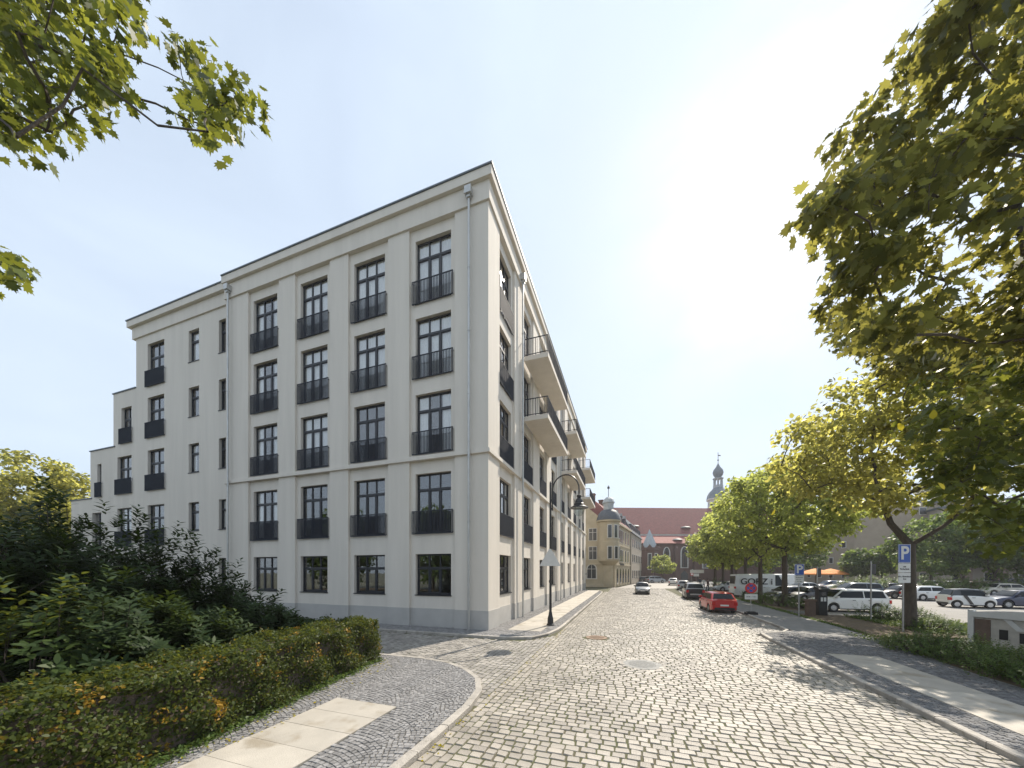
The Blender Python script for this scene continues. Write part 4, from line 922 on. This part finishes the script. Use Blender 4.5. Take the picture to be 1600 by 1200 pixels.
    for q in range(5):
        a = 2*math.pi*q/5; ca, sa = math.cos(a), math.sin(a)
        for sg in (1, -1): rim.add([(ca*r*.15-sa*.035, sg*.095, sa*r*.15+ca*.035), (ca*r*.15+sa*.035, sg*.095, sa*r*.15-ca*.035), (ca*r*.62+sa*.03, sg*.088, sa*r*.62-ca*.03), (ca*r*.62-sa*.03, sg*.088, sa*r*.62+ca*.03)], [(0,1,2,3)])
    zl = k['hood']-.14; zt_ = k['tail']-.2
    hl = MB().box(xf-.26, xf-.03, 0, .34, zl-.07, zl+.07); tl = MB().box(xr+.005, xr+.16, 0, .2, zt_-.14, zt_+.12)
    ccache[kind] = dict(k=k, body=body, cab=cab, ws=wsm, rw=rw, side=side, tyre=tyre.mesh('wheel','rubber',True), rim=rim.mesh('rim','rim',True), wx=wx, half=half, zl=zl, zt=zt_, mesh={})
    return ccache[kind]
NCAR = 0
def car(name, label, kind, color, x, y, rz, scale=.93, cat='car', group=None, roof=None, plate=True):
    """front points along +x before the turn rz"""
    c = car_meshes(kind); k = c['k']; L, W, H, r = k['L'], k['W']/2, k['H'], k['r']; xf, xr = L/2, -L/2
    root = empty(name, (x, y, .004), rz, label=label, cat=cat, group=group); root.scale = (scale,)*3
    def P(nm, key, mb, m, smooth=False, parent=root, loc=(0,0,0)):
        kk = (key, m)
        if kk not in c['mesh']: c['mesh'][kk] = mb.mesh(nm, m, smooth)
        return obj(nm, c['mesh'][kk], parent, loc)
    bm = 'paint_'+color
    P('body', 'body', c['body'], bm, True); P('cabin', 'cab', c['cab'], roof or bm, True)
    P('windscreen', 'ws', c['ws'], 'car_glass'); P('rear_window', 'rw', c['rw'], 'car_glass')
    for i, s in enumerate(c['side']): P('side_window', 's%d' % i, s, 'car_glass')
    for wx in c['wx']:
        for s in (1, -1):
            t = obj('wheel', c['tyre'], root, (wx, s*(W-.12), r)); obj('rim', c['rim'], t)
    he = c['half'](xf-.1)
    for s in (1, -1):
        h = MB(); y0 = s*(he-.02); h.add([(xf-.3,y0+s*.012,c['zl']+.03),(xf-.3,y0+s*.012,c['zl']+.14),(xf+.004,s*(he-.2),c['zl']-.06),(xf+.004,s*(he-.2),c['zl']+.05),(xf+.006,s*(he-.5),c['zl']-.06),(xf+.006,s*(he-.5),c['zl']+.03)], [(0,1,3,2),(2,3,5,4)] if s > 0 else [(0,2,3,1),(2,4,5,3)])
        h.v = [(a+.012, b, d) for a, b, d in h.v]; P('headlight', 'hl%d' % s, h, 'lens')
        t = MB().box(xr-.012, xr+.14, s*(c['half'](xr+.1)-.22), s*(c['half'](xr+.1)+.012), c['zt']-.14, c['zt']+.1); P('tail_light', 'tl%d' % s, t, 'tail')
        m = MB().box(k['cowl'][0]-.32, k['cowl'][0]-.2, s*(W*.93), s*(W+.16), k['belt'][0]+.02, k['belt'][0]+.17); P('mirror', 'mi%d' % s, m, bm)
        for j, hx in enumerate((.1, -.85) if kind not in ('micro', 'van') else (.0,)): P('door_handle', 'dh%d%d' % (s, j), MB().box(hx-.1, hx+.08, s*(W*.985), s*(W+.022), k['belt'][0]-.14, k['belt'][0]-.11), 'trim')
        sk = MB().box(c['wx'][1]+r+.07, c['wx'][0]-r-.07, s*(W*.95), s*(W*.995), .19, .27); P('sill_trim', 'sk%d' % s, sk, 'trim')
    g = MB().box(xf-.02, xf+.008, -he+.3, he-.3, c['zl']-.12, c['zl']-.03).box(xf-.06, xf+.006, -he+.18, he-.18, .24, .42); P('grille', 'gr', g, 'trim')
    rb = MB().box(xr-.014, xr+.05, -he+.16, he-.16, .26, .42); P('rear_bumper', 'rb', rb, 'trim')
    P('number_plate', 'npf', MB().box(xf+.004, xf+.016, -.26, .26, .43, .54), 'plate'); P('number_plate', 'npr', MB().box(xr-.016, xr-.004, -.26, .26, .52, .63), 'plate')
    return root
for n_, c_ in dict(red=(.5,.014,.014), black=(.012,.012,.014), white=(.72,.72,.7), silver=(.45,.46,.47), grey=(.13,.145,.155), blue=(.035,.075,.16), navy=(.012,.018,.06), green=(.03,.06,.05), wine=(.2,.03,.035), slate=(.07,.095,.11), champagne=(.5,.46,.38)).items(): paint(n_, c_)
UP, DN = R(90), R(-90)
car('red_hatchback', 'bright red hatchback parked nearest on the right kerb', 'hatch', 'red', 12.35, 13.45, UP+R(2), .97)
su = car('black_pickup', 'black pickup with pale roof parked ahead of the red hatchback', 'suv', 'black', 12.75, 25.4, UP-R(3), .97, cat='pickup', roof='paint_silver')
MB().box(-2.32,-2.28,-.5,.5,.5,.62).build('chrome_bar', 'rim', su)
car('silver_estate', 'silver estate car parked beyond the black pickup', 'estate', 'silver', 14.35, 43.5, UP-R(6), .97)
car('dark_estate', 'dark grey car driving towards the camera in mid road', 'hatch', 'grey', 7.95, 31.4, DN, 1.0)
x, y = at(1052, 68.5); car('white_hatchback', 'small white car far down the road before the church', 'hatch', 'white', x, y, UP-R(8), 1.0)
x, y = at(1011, 86); car('black_estate', 'dark car parked across the street end left of the small tree', 'estate', 'black', x, y, R(10), 1.0)
x, y = at(1024, 84); car('silver_mpv', 'silver car parked beside the dark one under the small tree', 'mpv', 'silver', x, y, R(25), 1.0)
# the car park: (pixel column, row of its foot, kind, colour, heading, label)
LOT = [
 (1322, 955, 'mpv', 'white', 180+8, 1.0, 'white people carrier in profile right behind the parking meter', 'white_people_carrier'),
 (1508, 949, 'micro', 'white', -2, 1.0, 'tiny white two seater car with black roof band', 'micro_car'),
 (1453, 938, 'hatch', 'white', 6, 1.0, 'white hatchback seen from behind, left of the tiny two seater', 'white_hatchback'),
 (1337, 933, 'mpv', 'slate', 184, 1.0, 'slate blue minivan behind the white people carrier', 'slate_minivan'),
 (1264, 940, 'hatch', 'black', 200, 1.0, 'black hatchback behind the brown pedestal', 'black_hatchback'),
 (1232, 938, 'sedan', 'black', 205, 1.0, 'black saloon between the street tree trunks', 'black_saloon'),
 (1297, 922, 'estate', 'blue', 186, 1.0, 'blue estate car below the orange parasols', 'blue_estate'),
 (1256, 926, 'sedan', 'silver', 190, 1.0, 'silver saloon behind the smaller parking sign', 'silver_saloon'),
 (1314, 923, 'hatch', 'champagne', 186, 1.0, 'pale champagne hatchback left of the slate minivan', 'champagne_hatchback'),
 (1392, 929, 'hatch', 'navy', 182, 1.0, 'dark blue hatchback left of the thick trunk', 'navy_hatchback'),
 (1411, 935, 'sedan', 'black', 187, 1.0, 'dark saloon with shining bonnet directly behind the thick trunk', 'dark_saloon'),
 (1380, 919, 'estate', 'green', 182, 1.0, 'dark green estate car above the slate minivan roof', 'green_estate'),
 (1592, 950, 'sedan', 'navy', 184, 1.0, 'navy blue saloon at the right edge behind the two seater', 'navy_saloon'),
 (1447, 921, 'hatch', 'silver', 183, 1.0, 'silver hatchback in the back row beside the thick trunk', 'silver_hatchback'),
 (1482, 922, 'sedan', 'white', 183, 1.0, 'white saloon in the middle of the back row', 'white_saloon'),
 (1520, 924, 'sedan', 'wine', 184, 1.0, 'wine red saloon in the back row above the two seater', 'wine_saloon'),
 (1562, 930, 'hatch', 'champagne', 184, 1.0, 'pale hatchback between two seater and back row', 'pale_hatchback'),
 (1578, 919, 'suv', 'black', 184, 1.0, 'black off-roader in the back row at the right edge', 'black_off_roader'),
 (1139, 924, 'hatch', 'silver', 190, 1.0, 'light hatchback between trunks left of the lettered van', 'light_hatchback'),
]
for px, py, kind, colr, hd_, sc_, lab, nm in LOT:
    x, y = gnd(px, py); car(nm, lab, kind, colr, x, y, R(hd_), sc_*.97, group='cars in the car park', roof='paint_black' if kind == 'micro' else None)
mc = [o for o in bpy.data.objects if o.name.startswith('micro_car')][0]
for s in (1, -1): MB().plate([(-.62,s*.802,1.0),(-.38,s*.802,1.0),(.0,s*.802,.3),(-.2,s*.802,.3)], .012, (0,s,0)).build('black_band', 'paint_black', mc)
x, y = gnd(1188, 933); vn = car('lettered_van', 'white delivery van with large dark lettering behind the no stopping sign', 'van', 'white', x, y, R(4), 1.0, cat='van')
text('GORZ i', .92, 'ink', vn, (-.75, -1.012, 1.72), (R(90), 0, 0), bold=.012)
x, y = gnd(1226, 922.5); car('white_van', 'second white van half hidden behind the street tree trunk', 'van', 'white', x, y, R(8), .95, cat='van')
# ------------------------------------------------------------------ vegetation
G = 'street trees along the car park'
T = [(18.2,18.2,12.3,4.0,5.2,'second street tree of the row, trunk right of the lettered van',150,85,.27),
     (18.6,24.8,12.8,3.6,4.3,'street tree with its trunk in front of the lettered van',140,70,.3),
     (19.5,32.4,13.2,3.5,4.2,'street tree left of the lettered van',120,65,.34),
     (19.6,38.4,12.0,3.5,4.1,'street tree between light hatchback and lettered van',110,70,.36),
     (20.2,45.5,12.3,3.4,4.2,'street tree left of the light hatchback',110,65,.38),
     (20.9,54,12.0,3.2,4.4,'farthest street tree of the row, in front of the church',110,60,.4)]
for i, (x, y, tp, lo, rd, lab, nc, per, ls) in enumerate(T):
    tree('street_tree', lab, x, y, tp, lo, rd, nc, per, ls, 'leaf_street', 100+i, .2, group=G, clr=.85)
tree('golden_tree', 'tall sunlit tree with forked thick trunk behind the large parking sign', *at(1422, 16.6), 13.3, 5.6, 5.4, 200, 80, .24, 'leaf_gold', 120, .22, 4.2, cat='tree', clr=.85)
x, y = at(1036, 86); tree('small_tree', 'small round tree alone before the church wall', x, y, 6.9, 2.2, 3.3, 60, 70, .34, 'leaf_street', 131, .13, clr=.7)
for i, (px, D, tp, rd, lab) in enumerate(((1455, 47, 11, 4.5, 'park tree above the white hatchback'), (1505, 50, 13, 5, 'park tree above the tiny two seater'), (1555, 44, 12, 4.5, 'park tree above the navy saloon'), (1612, 42, 13, 5, 'park tree at the right picture edge'), (1345, 58, 6.2, 2.8, 'low bushy tree in front of the blank end wall'), (1378, 56, 6.6, 2.6, 'second low bushy tree in front of the end wall'), (1250, 70, 12, 5, 'far park tree behind the smaller parking sign'), (1190, 80, 12, 5, 'far park tree behind the lettered van'))):
    x, y = at(px, D); tree('park_tree', lab, x, y, tp, 2.4, rd, 80, 65, .42, 'leaf_park', 140+i, .16, 2.6, group='trees behind the car park', clr=1.0)
for i, (px, D, tp, rd, lab) in enumerate(((58, 44, 18.5, 6.5, 'big bright tree left of the stepped end of the building'), (-70, 40, 17, 6, 'big tree at the left picture edge'), (105, 58, 17, 5, 'farther tree just beside the stepped building end'))):
    x, y = at(px, D); tree('garden_tree', lab, x, y, tp, 2, rd, 150, 90, .4, 'leaf_gold', 160+i, .3, 4, group='trees left of the building', clr=1.2)
# trees behind the photographer, seen in the lower window panes
for i, (x, y) in enumerate(((-9, -34), (-22, -30), (6, -42), (-36, -26), (18, -36))):
    tree('reflected_tree', ['leafy tree mirrored in the ground floor windows', 'leafy tree mirrored in the first floor windows'][i % 2]+[' near the corner', ' at mid front', ' beside the drainpipe', ' by the wing', ' of the street front'][i], x, y, 13, .4, 5, 110, 60, .5, 'leaf_park', 170+i, .25, 2.5, group='trees mirrored in the windows', clr=1.3)

def px_poly_nodes(polys, n, D0, D1, seed):
    random.seed(seed); out = []
    tot = sum(q[1] for q in polys)
    for poly, wt in polys:
        xs = [p[0] for p in poly]; ys = [p[1] for p in poly]; k = 0
        while k < n*wt/tot:
            p = (random.uniform(min(xs), max(xs)), random.uniform(min(ys), max(ys)))
            if inside(p, poly): out.append(at3(p[0], p[1], random.uniform(D0, D1))); k += 1
    return out
def near_maple(label, base, fork, nodes, rad, per, size, leaf, seed, r0, nobj, limb=.5, split=None):
    random.seed(seed); np.random.seed(seed)
    root = empty('maple_tree', (base[0], base[1], .05), label=label, cat='tree'); o = Vector((base[0], base[1], .05))
    loc = [n-o for n in nodes]; fk = Vector(fork)-o
    MB().tube([(0,0,-.1), (0,0,.3), tuple(fk*.55), tuple(fk)], [r0*1.5, r0*1.1, r0*.95, r0*.8], 12).build('trunk', 'bark', root, smooth=True)
    gm = MB()
    for part in ((loc,) if not split else (loc[:split], loc[split:])):
        q = grow(tuple(fk), [tuple(p) for p in part], r0*limb, .005); gm.add(q.v, q.f)
    gm.build('limbs', 'bark', root, smooth=True)
    cent = np.array([tuple(p) for p in loc]); C, N, U, S = clump_leaves(cent, np.random.uniform(.75, 1.15, len(cent))*rad, per, size, .55, .7)
    tint = np.random.rand(len(C))
    W = C+np.array(tuple(o)); px = np.array([proj(*p) for p in W]); vis = (px[:,0] > -20)&(px[:,0] < 1620)&(px[:,1] > -20)&(px[:,2] > .5)
    d = np.where(vis, px[:,2], 1e6)/S; idx = np.argsort(d)[:nobj]; rest = np.setdiff1d(np.arange(len(C)), idx)
    obj('foliage', leaves_mesh('foliage', leaf, C[rest], N[rest], U[rest], S[rest], MAPLE, tint[rest]), root)['kind'] = 'stuff'
    var = [leaves_mesh('leaf', leaf, np.zeros((1,3)), np.array([[0,0,1.]]), np.array([[0,1.,0]]), np.array([1.]), MAPLE, np.array([v/9]), .1+.03*(v % 4), .05+.05*(v % 3)) for v in range(10)]
    for i in idx:
        n = Vector(N[i]).normalized(); u = Vector(U[i]); u = (u-n*u.dot(n)).normalized(); x = u.cross(n)
        q = obj('leaf', var[int(tint[i]*9.99)], root); q.matrix_basis = Matrix.Translation(C[i]) @ Matrix((x, u, n)).transposed().to_4x4() @ Matrix.Scale(float(S[i]), 4)
    return root
# right-hand maple: trunk just outside the frame, crown fills the upper right
bx_, by_ = at(1990, 4.8)
polyA = [(1480,-60),(1390,100),(1330,200),(1290,300),(1262,390),(1300,470),(1350,520),(1480,540),(1760,560),(1950,300),(1950,-200),(1600,-250)]
polyB2 = [(1440,600),(1500,560),(1620,540),(1800,600),(1750,860),(1600,870),(1500,830),(1425,760)]
polyC = [(1300,480),(1420,500),(1560,520),(1600,580),(1470,590),(1350,560)]
nodes = px_poly_nodes([(polyA, 9)], 215, 5.0, 7.6, 5)
near_maple('large maple at the right edge with leaves overhanging the street', (bx_, by_), (bx_-.3, by_+.2, 4.2), nodes, .5, 58, .19, 'leaf_maple', 61, .26, 300)
bx2, by2 = at(1800, 8.5)
near_maple('lower maple with golden backlit leaves at the right edge over the car park', (bx2, by2), (bx2-.1, by2, 3.2), px_poly_nodes([(polyB2, 6)], 82, 8.0, 10.5, 6), .6, 45, .21, 'leaf_maple_gold', 62, .2, 200)
bx3, by3 = at(1760, 15)
near_maple('maple with branches reaching in between the two nearer maple crowns', (bx3, by3), (bx3-.4, by3, 6), px_poly_nodes([(polyC, 6)], 55, 12, 15, 7), .75, 60, .22, 'leaf_maple', 63, .24, 0)
# left-hand maple hanging into the upper left corner
polyD = [(-80,-80),(215,-60),(215,30),(190,90),(200,150),(150,170),(110,200),(40,225),(-60,200)]
polyE = [(275,60),(330,60),(345,130),(395,140),(390,180),(340,220),(295,190),(280,140)]
polyF = [(-120,370),(-20,375),(45,400),(60,440),(20,430),(-60,440)]
nl = px_poly_nodes([(polyD, 112), (polyE, 20), (polyF, 14)], 150, 3.3, 5.2, 8)
bx4, by4 = at(-900, 3.4)
near_maple('maple whose golden green branches hang into the upper left corner', (bx4, by4), (bx4+.2, by4, 3.6), nl, .25, 19, .115, 'leaf_maple_gold', 64, .22, 300, .28, 137)

# clipped hedge along the left pavement, turning into the side street
def hedge_leaves(boxes, dens, size, seed):
    np.random.seed(seed); P, N = [], []
    for x0, x1, y0, y1, z0, z1 in boxes:
        for ax, lo, hi in ((0, x0, x1), (1, y0, y1), (2, z0, z1)):
            d = [(x0, x1), (y0, y1), (z0, z1)]; a, b = [k for k in range(3) if k != ax]; ar = (d[a][1]-d[a][0])*(d[b][1]-d[b][0])
            for sgn, val in ((-1, lo), (1, hi)):
                if ax == 2 and sgn < 0: continue
                n = int(ar*dens); p = np.zeros((n, 3)); p[:,a] = np.random.uniform(*d[a], n); p[:,b] = np.random.uniform(*d[b], n); p[:,ax] = val
                bump = .07*np.sin(p[:,a]*5.1+p[:,b]*3.3)+.05*np.sin(p[:,b]*9+p[:,a]*2); p[:,ax] += sgn*(bump+np.random.normal(0, .045, n)-.04)
                nn = np.zeros((n, 3)); nn[:,ax] = sgn; P.append(p); N.append(nn)
    C = np.vstack(P); N = np.vstack(N); n = len(C); U = rnd(n); U[:,2] += .6
    return C, N*.8+rnd(n)*.6+np.array([0,0,.3]), U, size*np.random.uniform(.6, 1.3, n)
def hull(boxes, m): 
    mb = MB()
    for x0, x1, y0, y1, z0, z1 in boxes: mb.box(x0+.12, x1-.12, y0+.12, y1-.12, z0, z1-.12)
    return mb
hb = [(-2.6,-1.2,-16,-6.0,.08,1.36)]
hg = empty('clipped_hedge', (0,0,0), label='clipped hedge with orange autumn patches along the front pavement', cat='hedge')
C, N, U, S = hedge_leaves(hb, 1750, .058, 71); C[:,0] += .165*(-6.0-C[:,1]); obj('foliage', leaves_mesh('foliage', 'leaf_hedge', C, N, U, S, OVAL), hg); hh_ = hull(hb, 0); hh_.v = [(a+.165*(-6.0-b), b, c) for a, b, c in hh_.v]; hh_.build('twigs', 'bark', hg)
hb = [(-14,-2.95,-7.0,-6.12,.08,1.3)]
hg = empty('side_hedge', (0,0,0), label='dark clipped hedge running beside the side street', cat='hedge')
C, N, U, S = hedge_leaves(hb, 900, .065, 72); obj('foliage', leaves_mesh('foliage', 'leaf_shrub', C, N, U, S, OVAL), hg); hull(hb, 0).build('twigs', 'bark', hg)
# loose shrubs: sprays of long leaves on a mound
def shrub(name, label, x, y, rx, ry, h, nspr, llen, leaf, seed, shape=LANCE, nl=12, slen=.5, group=None, cat='shrub', z0=.05):
    random.seed(seed); np.random.seed(seed); root = empty(name, (x, y, z0), label=label, cat=cat, group=group)
    Cs, Ns, Us, Ss, st = [], [], [], [], MB()
    for i in range(nspr):
        az = random.uniform(0, 2*math.pi); el = math.asin(random.uniform(.0, 1)**.8); q = random.uniform(.5, 1.0)**.6
        d = Vector((math.cos(az)*math.cos(el), math.sin(az)*math.cos(el), math.sin(el)))
        k = 1+.18*math.sin(az*3+seed)+.12*math.sin(az*5+el*4)
        p = Vector((d.x*rx*k*q, d.y*ry*k*q, d.z*h*k*q*.9+.05)); dr = (Vector((d.x, d.y, d.z+.75))+Vector((random.gauss(0,.3), random.gauss(0,.3), random.gauss(0,.25)))).normalized()
        L = slen*random.uniform(.6, 1.2); side = dr.cross(Vector((0,0,1))).normalized() if abs(dr.z) < .98 else Vector((1,0,0)); oth = dr.cross(side)
        if i % 4 == 0: st.tube([p-dr*L*.8, p+dr*L*.6], [.008, .003], 3, cap=False)
        for j in range(nl):
            t = j/nl; a = j*2.4+i; rad = side*math.cos(a)+oth*math.sin(a); u = rad*.8+dr*(.55+.5*t)
            Cs.append(p+dr*L*t); Us.append(u); Ns.append(dr*.9-rad*.55+Vector((0,0,.25))); Ss.append(llen*random.uniform(.7, 1.15)*(1-.35*t))
    tint = np.repeat(np.random.rand(nspr), nl)*.6+np.random.rand(nspr*nl)*.4
    obj('foliage', leaves_mesh('foliage', leaf, np.array([tuple(v) for v in Cs]), np.array([tuple(v) for v in Ns]), np.array([tuple(v) for v in Us]), np.array(Ss), shape, tint), root)
    for i in range(14):
        a = random.uniform(0, 2*math.pi); st.tube([(random.uniform(-.2,.2)*rx, random.uniform(-.2,.2)*ry, 0), (math.cos(a)*rx*.4, math.sin(a)*ry*.4, h*.5), (math.cos(a)*rx*.55, math.sin(a)*ry*.55, h*.62)], [.03, .02, .008], 5, cap=False)
    st.build('stems', 'bark', root); return root
SH = [(120, 8.2, 2.3, 4.3, 'tall dark shrub at the left, highest against the sky'), (250, 9.5, 2.0, 3.35, 'tall dark shrub in front of the wing windows'), (20, 7.0, 2.2, 3.9, 'dark shrub at the left picture edge'), (330, 10.2, 1.7, 2.45, 'middle dark shrub left of the drainpipe'), (410, 10.6, 1.3, 1.95, 'low dark shrub right next to the hedge corner'), (190, 6.6, 1.5, 2.4, 'dark shrub in front, above the hedge top'), (300, 7.6, 1.2, 1.9, 'small dark shrub behind the hedge middle'), (-80, 6.0, 2.0, 3.6, 'dark shrub cut by the left edge')]
for i, (px, D, r_, h_, lab) in enumerate(SH):
    x, y = at(px, D); shrub('dark_shrub', lab, x, y, r_, r_, h_, int(900*r_*h_/6), .25, 'leaf_shrub', 80+i, LANCE, 14, .34, 'dark shrubs behind the hedge')
x, y = at(50, 5.6); lau = shrub('laurel_shrub', 'laurel with large sunlit pointed leaves in the left foreground', x, y, 1.15, 1.15, 2.5, 150, .25, 'leaf_laurel', 95, LAUREL, 12, .5)
# right-hand beds
for i, (px, py, r_, h_, lab) in enumerate(((1375, 958, 1.3, .85, 'low shrub left of the large parking sign'), (1420, 962, 1.2, .8, 'low shrub at the foot of the thick trunk'), (1455, 975, 1.1, .6, 'low sunny shrub between trunk and timber crate'))):
    x, y = gnd(px, py+12); shrub('low_shrub', lab, x, y, r_, r_, h_, 170, .09, 'leaf_ground', 200+i, OVAL, 11, .3, 'low shrubs in the bed')
for i, (px, py, r_, h_, lab) in enumerate(((1430, 1022, .9, .62, 'leafy bush at the left end of the near bed'), (1480, 1030, 1.0, .72, 'leafy bush before the first timber crate'), (1535, 1045, .95, .7, 'leafy bush before the green post'), (1590, 1062, .95, .68, 'leafy bush at the right edge of the near bed'), (1650, 1085, 1.0, .7, 'leafy bush cut by the right edge'))):
    x, y = gnd(px, py); shrub('leafy_bush', lab, x, y, r_, r_, h_, 260, .075, 'leaf_ground', 210+i, OVAL, 12, .26, 'bushes in the near bed')
for i, (px, py, r_, h_, lab) in enumerate(((1178, 944, .9, .9, 'bush at the foot of the lettered van'), (1205, 948, 1.0, .9, 'bush between the two nearest street trunks'), (1240, 952, 1.0, .8, 'bush under the nearest street tree'), (1112, 922, 1.1, 1.6, 'bright upright bush near the pedestrians'), (1160, 937, .8, .8, 'bush behind the no stopping sign'))):
    x, y = gnd(px, py); shrub('verge_bush', lab, x+.6, y, r_, r_, h_, 130, .11, 'leaf_ground', 220+i, OVAL, 10, .3, 'bushes under the street trees')
for i, px in enumerate((1330, 1352, 1378, 1402, 1428, 1450, 1475, 1500, 1528, 1556, 1584, 1610)):
    x, y = at(px, 42); shrub('border_shrub', '%s rounded shrub from the left in the border behind the parked cars' % ['first','second','third','fourth','fifth','sixth','seventh','eighth','ninth','tenth','eleventh','twelfth'][i], x, y, 1.8, 1.8, random.uniform(1.5, 2.4), 110, .22, 'leaf_park', 230+i, OVAL, 10, .45, 'shrub border behind the cars')
# ground cover and litter
np.random.seed(300)
def cover(name, label, pts_fn, n, size, leaf, zmax, cat='plants'):
    P = np.array([pts_fn() for _ in range(n)]); P[:,2] += np.random.rand(n)*zmax; N = rnd(n)*.5+np.array([0,0,1.]); U = rnd(n)
    return tag(obj(name, leaves_mesh(name, leaf, P, N, U, size*np.random.uniform(.5, 1.3, n), OVAL)), label, cat, kind='stuff')
def pa():
    y = np.random.uniform(-16, -6); return (-1.25+.165*(-6-y)+abs(np.random.normal(0, .13)), y, .09)
cover('ground_cover', 'green weeds along the foot of the clipped hedge', pa, 5000, .055, 'leaf_ground', .1)
def pc():
    t = np.random.rand(); return (16.2+.2*np.random.rand()+t*1.6*np.random.rand(), 5+t*36+np.random.normal(0, .5), .085)
cover('verge_grass', 'thin grass and leaves under the street trees', pc, 9000, .07, 'leaf_ground', .05)
def pd(): return (np.random.uniform(18.9, 23), np.random.uniform(5.6, 11.8), .085)
cover('bed_grass', 'rough grass around the large parking sign', pd, 9000, .09, 'leaf_ground', .12)
def pe(): return (np.random.uniform(15.3, 18.3), np.random.uniform(-4, 4.2), .085)
cover('bed_cover', 'ground cover in the near right bed', pe, 6000, .07, 'leaf_ground', .1)
def pg():
    if np.random.rand() < .5: y = np.random.uniform(-12, -6); return (-1.0+.165*(-6-y)+abs(np.random.normal(0, .3)), y, .105)
    return (3.16+abs(np.random.normal(0, .12)), np.random.uniform(-11, 2), .006)
cover('leaf_litter', 'scattered fallen leaves along the kerb and hedge', pg, 380, .05, 'leaf_fallen', .004)
# yellow lens flecks, built as small leaf shapes hanging in the air
random.seed(77); dl = leaves_mesh('leaf', 'leaf_fallen', np.zeros((1,3)), np.array([[0,0,1.]]), np.array([[0,1.,0]]), np.array([1.]), OVAL, np.array([.7]), .12, .2)
for px, py in ((1380,480),(1440,497),(1480,553),(1492,575),(1410,672),(1458,655),(1484,674),(1530,665),(1520,735),(1476,765),(1365,785),(1415,725),(1205,805),(1175,827),(1350,708)):
    p = at3(px, py, random.uniform(3.6, 5.0)); q = tag(obj('lens_fleck', dl, None, tuple(p)), 'yellow lens fleck built as a leaf shape before the right-hand trees', 'leaf', 'yellow lens flecks at the right'); q.scale = (.1,)*3; q.rotation_euler = (random.uniform(.8, 2.2), random.uniform(-.6, .6), random.uniform(-1, 1))
# ------------------------------------------------------------------ pedestrians (a few pixels tall)
def person(label, px, D, top, seed, h=1.74, turn=0):
    random.seed(seed); x, y = at(px, D); root = empty('person', (x, y, ZP-.016), YAW+turn, label=label, cat='person', group='pedestrians by the church')
    pts = [((0,0,.93),.13),((0,0,1.12),.125),((0,.0,1.35),.15),((0,0,1.5),.06),((0,-.01,1.6),.09),((0,-.01,1.68),.085),
           ((.1,0,.86),.095),((.12,-.05,.48),.065),((.12,.05,.08),.05),((.12,-.1,.03),.04),((-.1,0,.86),.095),((-.12,.1,.48),.065),((-.13,.22,.1),.05),((-.13,.1,.03),.04),
           ((.2,0,1.42),.065),((.25,.04,1.12),.05),((.25,-.06,.88),.04),((-.2,0,1.42),.065),((-.25,-.02,1.12),.05),((-.24,-.12,.9),.04)]
    ed = [(0,1),(1,2),(2,3),(3,4),(4,5),(0,6),(6,7),(7,8),(8,9),(0,10),(10,11),(11,12),(12,13),(2,14),(14,15),(15,16),(2,17),(17,18),(18,19)]
    me = bpy.data.meshes.new('body'); me.from_pydata([p for p, r in pts], ed, []); o = obj('body', me, root); me.materials.append(MATS['skin']); me.materials.append(MATS[top]); me.materials.append(MATS['trousers'])
    md = o.modifiers.new('skin', 'SKIN'); sv = me.skin_vertices[0].data
    for i, (p, r) in enumerate(pts): sv[i].radius = (r, r*.85)
    sv[0].use_root = True; sb = o.modifiers.new('sub', 'SUBSURF'); sb.levels = sb.render_levels = 1
    dg = bpy.context.evaluated_depsgraph_get(); nm = bpy.data.meshes.new_from_object(o.evaluated_get(dg)); o.modifiers.clear(); o.data = nm
    for p in nm.polygons: c = p.center; p.material_index = 0 if c.z > 1.5 or (abs(c.x) > .2 and c.z < 1.0) else (1 if c.z > .9 else 2)
    MB().lathe([(.03,1.62),(.1,1.64),(.1,1.72),(.06,1.775),(.01,1.785)], 10, (0,.015,0)).build('hair', 'hair', root, smooth=True)
    root.scale = (h/1.78,)*3; return root
mat('jacket_dark', (.03, .04, .06), .9); mat('jacket_white', (.6, .6, .58), .9); mat('jacket_brown', (.1, .06, .05), .9)
person('pedestrian in a dark jacket walking behind the parked pickup', 1093.5, 56, 'jacket_dark', 1)
person('pedestrian in a pale top beside the dark post', 1099.5, 50, 'jacket_white', 2, turn=2.5)
person('pedestrian in a brown top near the bright bush', 1106, 47, 'jacket_brown', 3, turn=.4)

# ------------------------------------------------------------------ hazy summer air
hm = bpy.data.materials.new('haze'); hm.use_nodes = True; hn = hm.node_tree.nodes; hn.clear()
ho_ = hn.new('ShaderNodeOutputMaterial'); pv = hn.new('ShaderNodeVolumePrincipled'); pv.inputs['Color'].default_value = (.95, .96, 1, 1); pv.inputs['Density'].default_value = .0005; pv.inputs['Anisotropy'].default_value = .35
hm.node_tree.links.new(pv.outputs[0], ho_.inputs['Volume']); MATS['haze'] = hm
tag(MB().box(-140, 170, -70, 190, -1.6, 53).build('haze', 'haze'), kind='stuff')
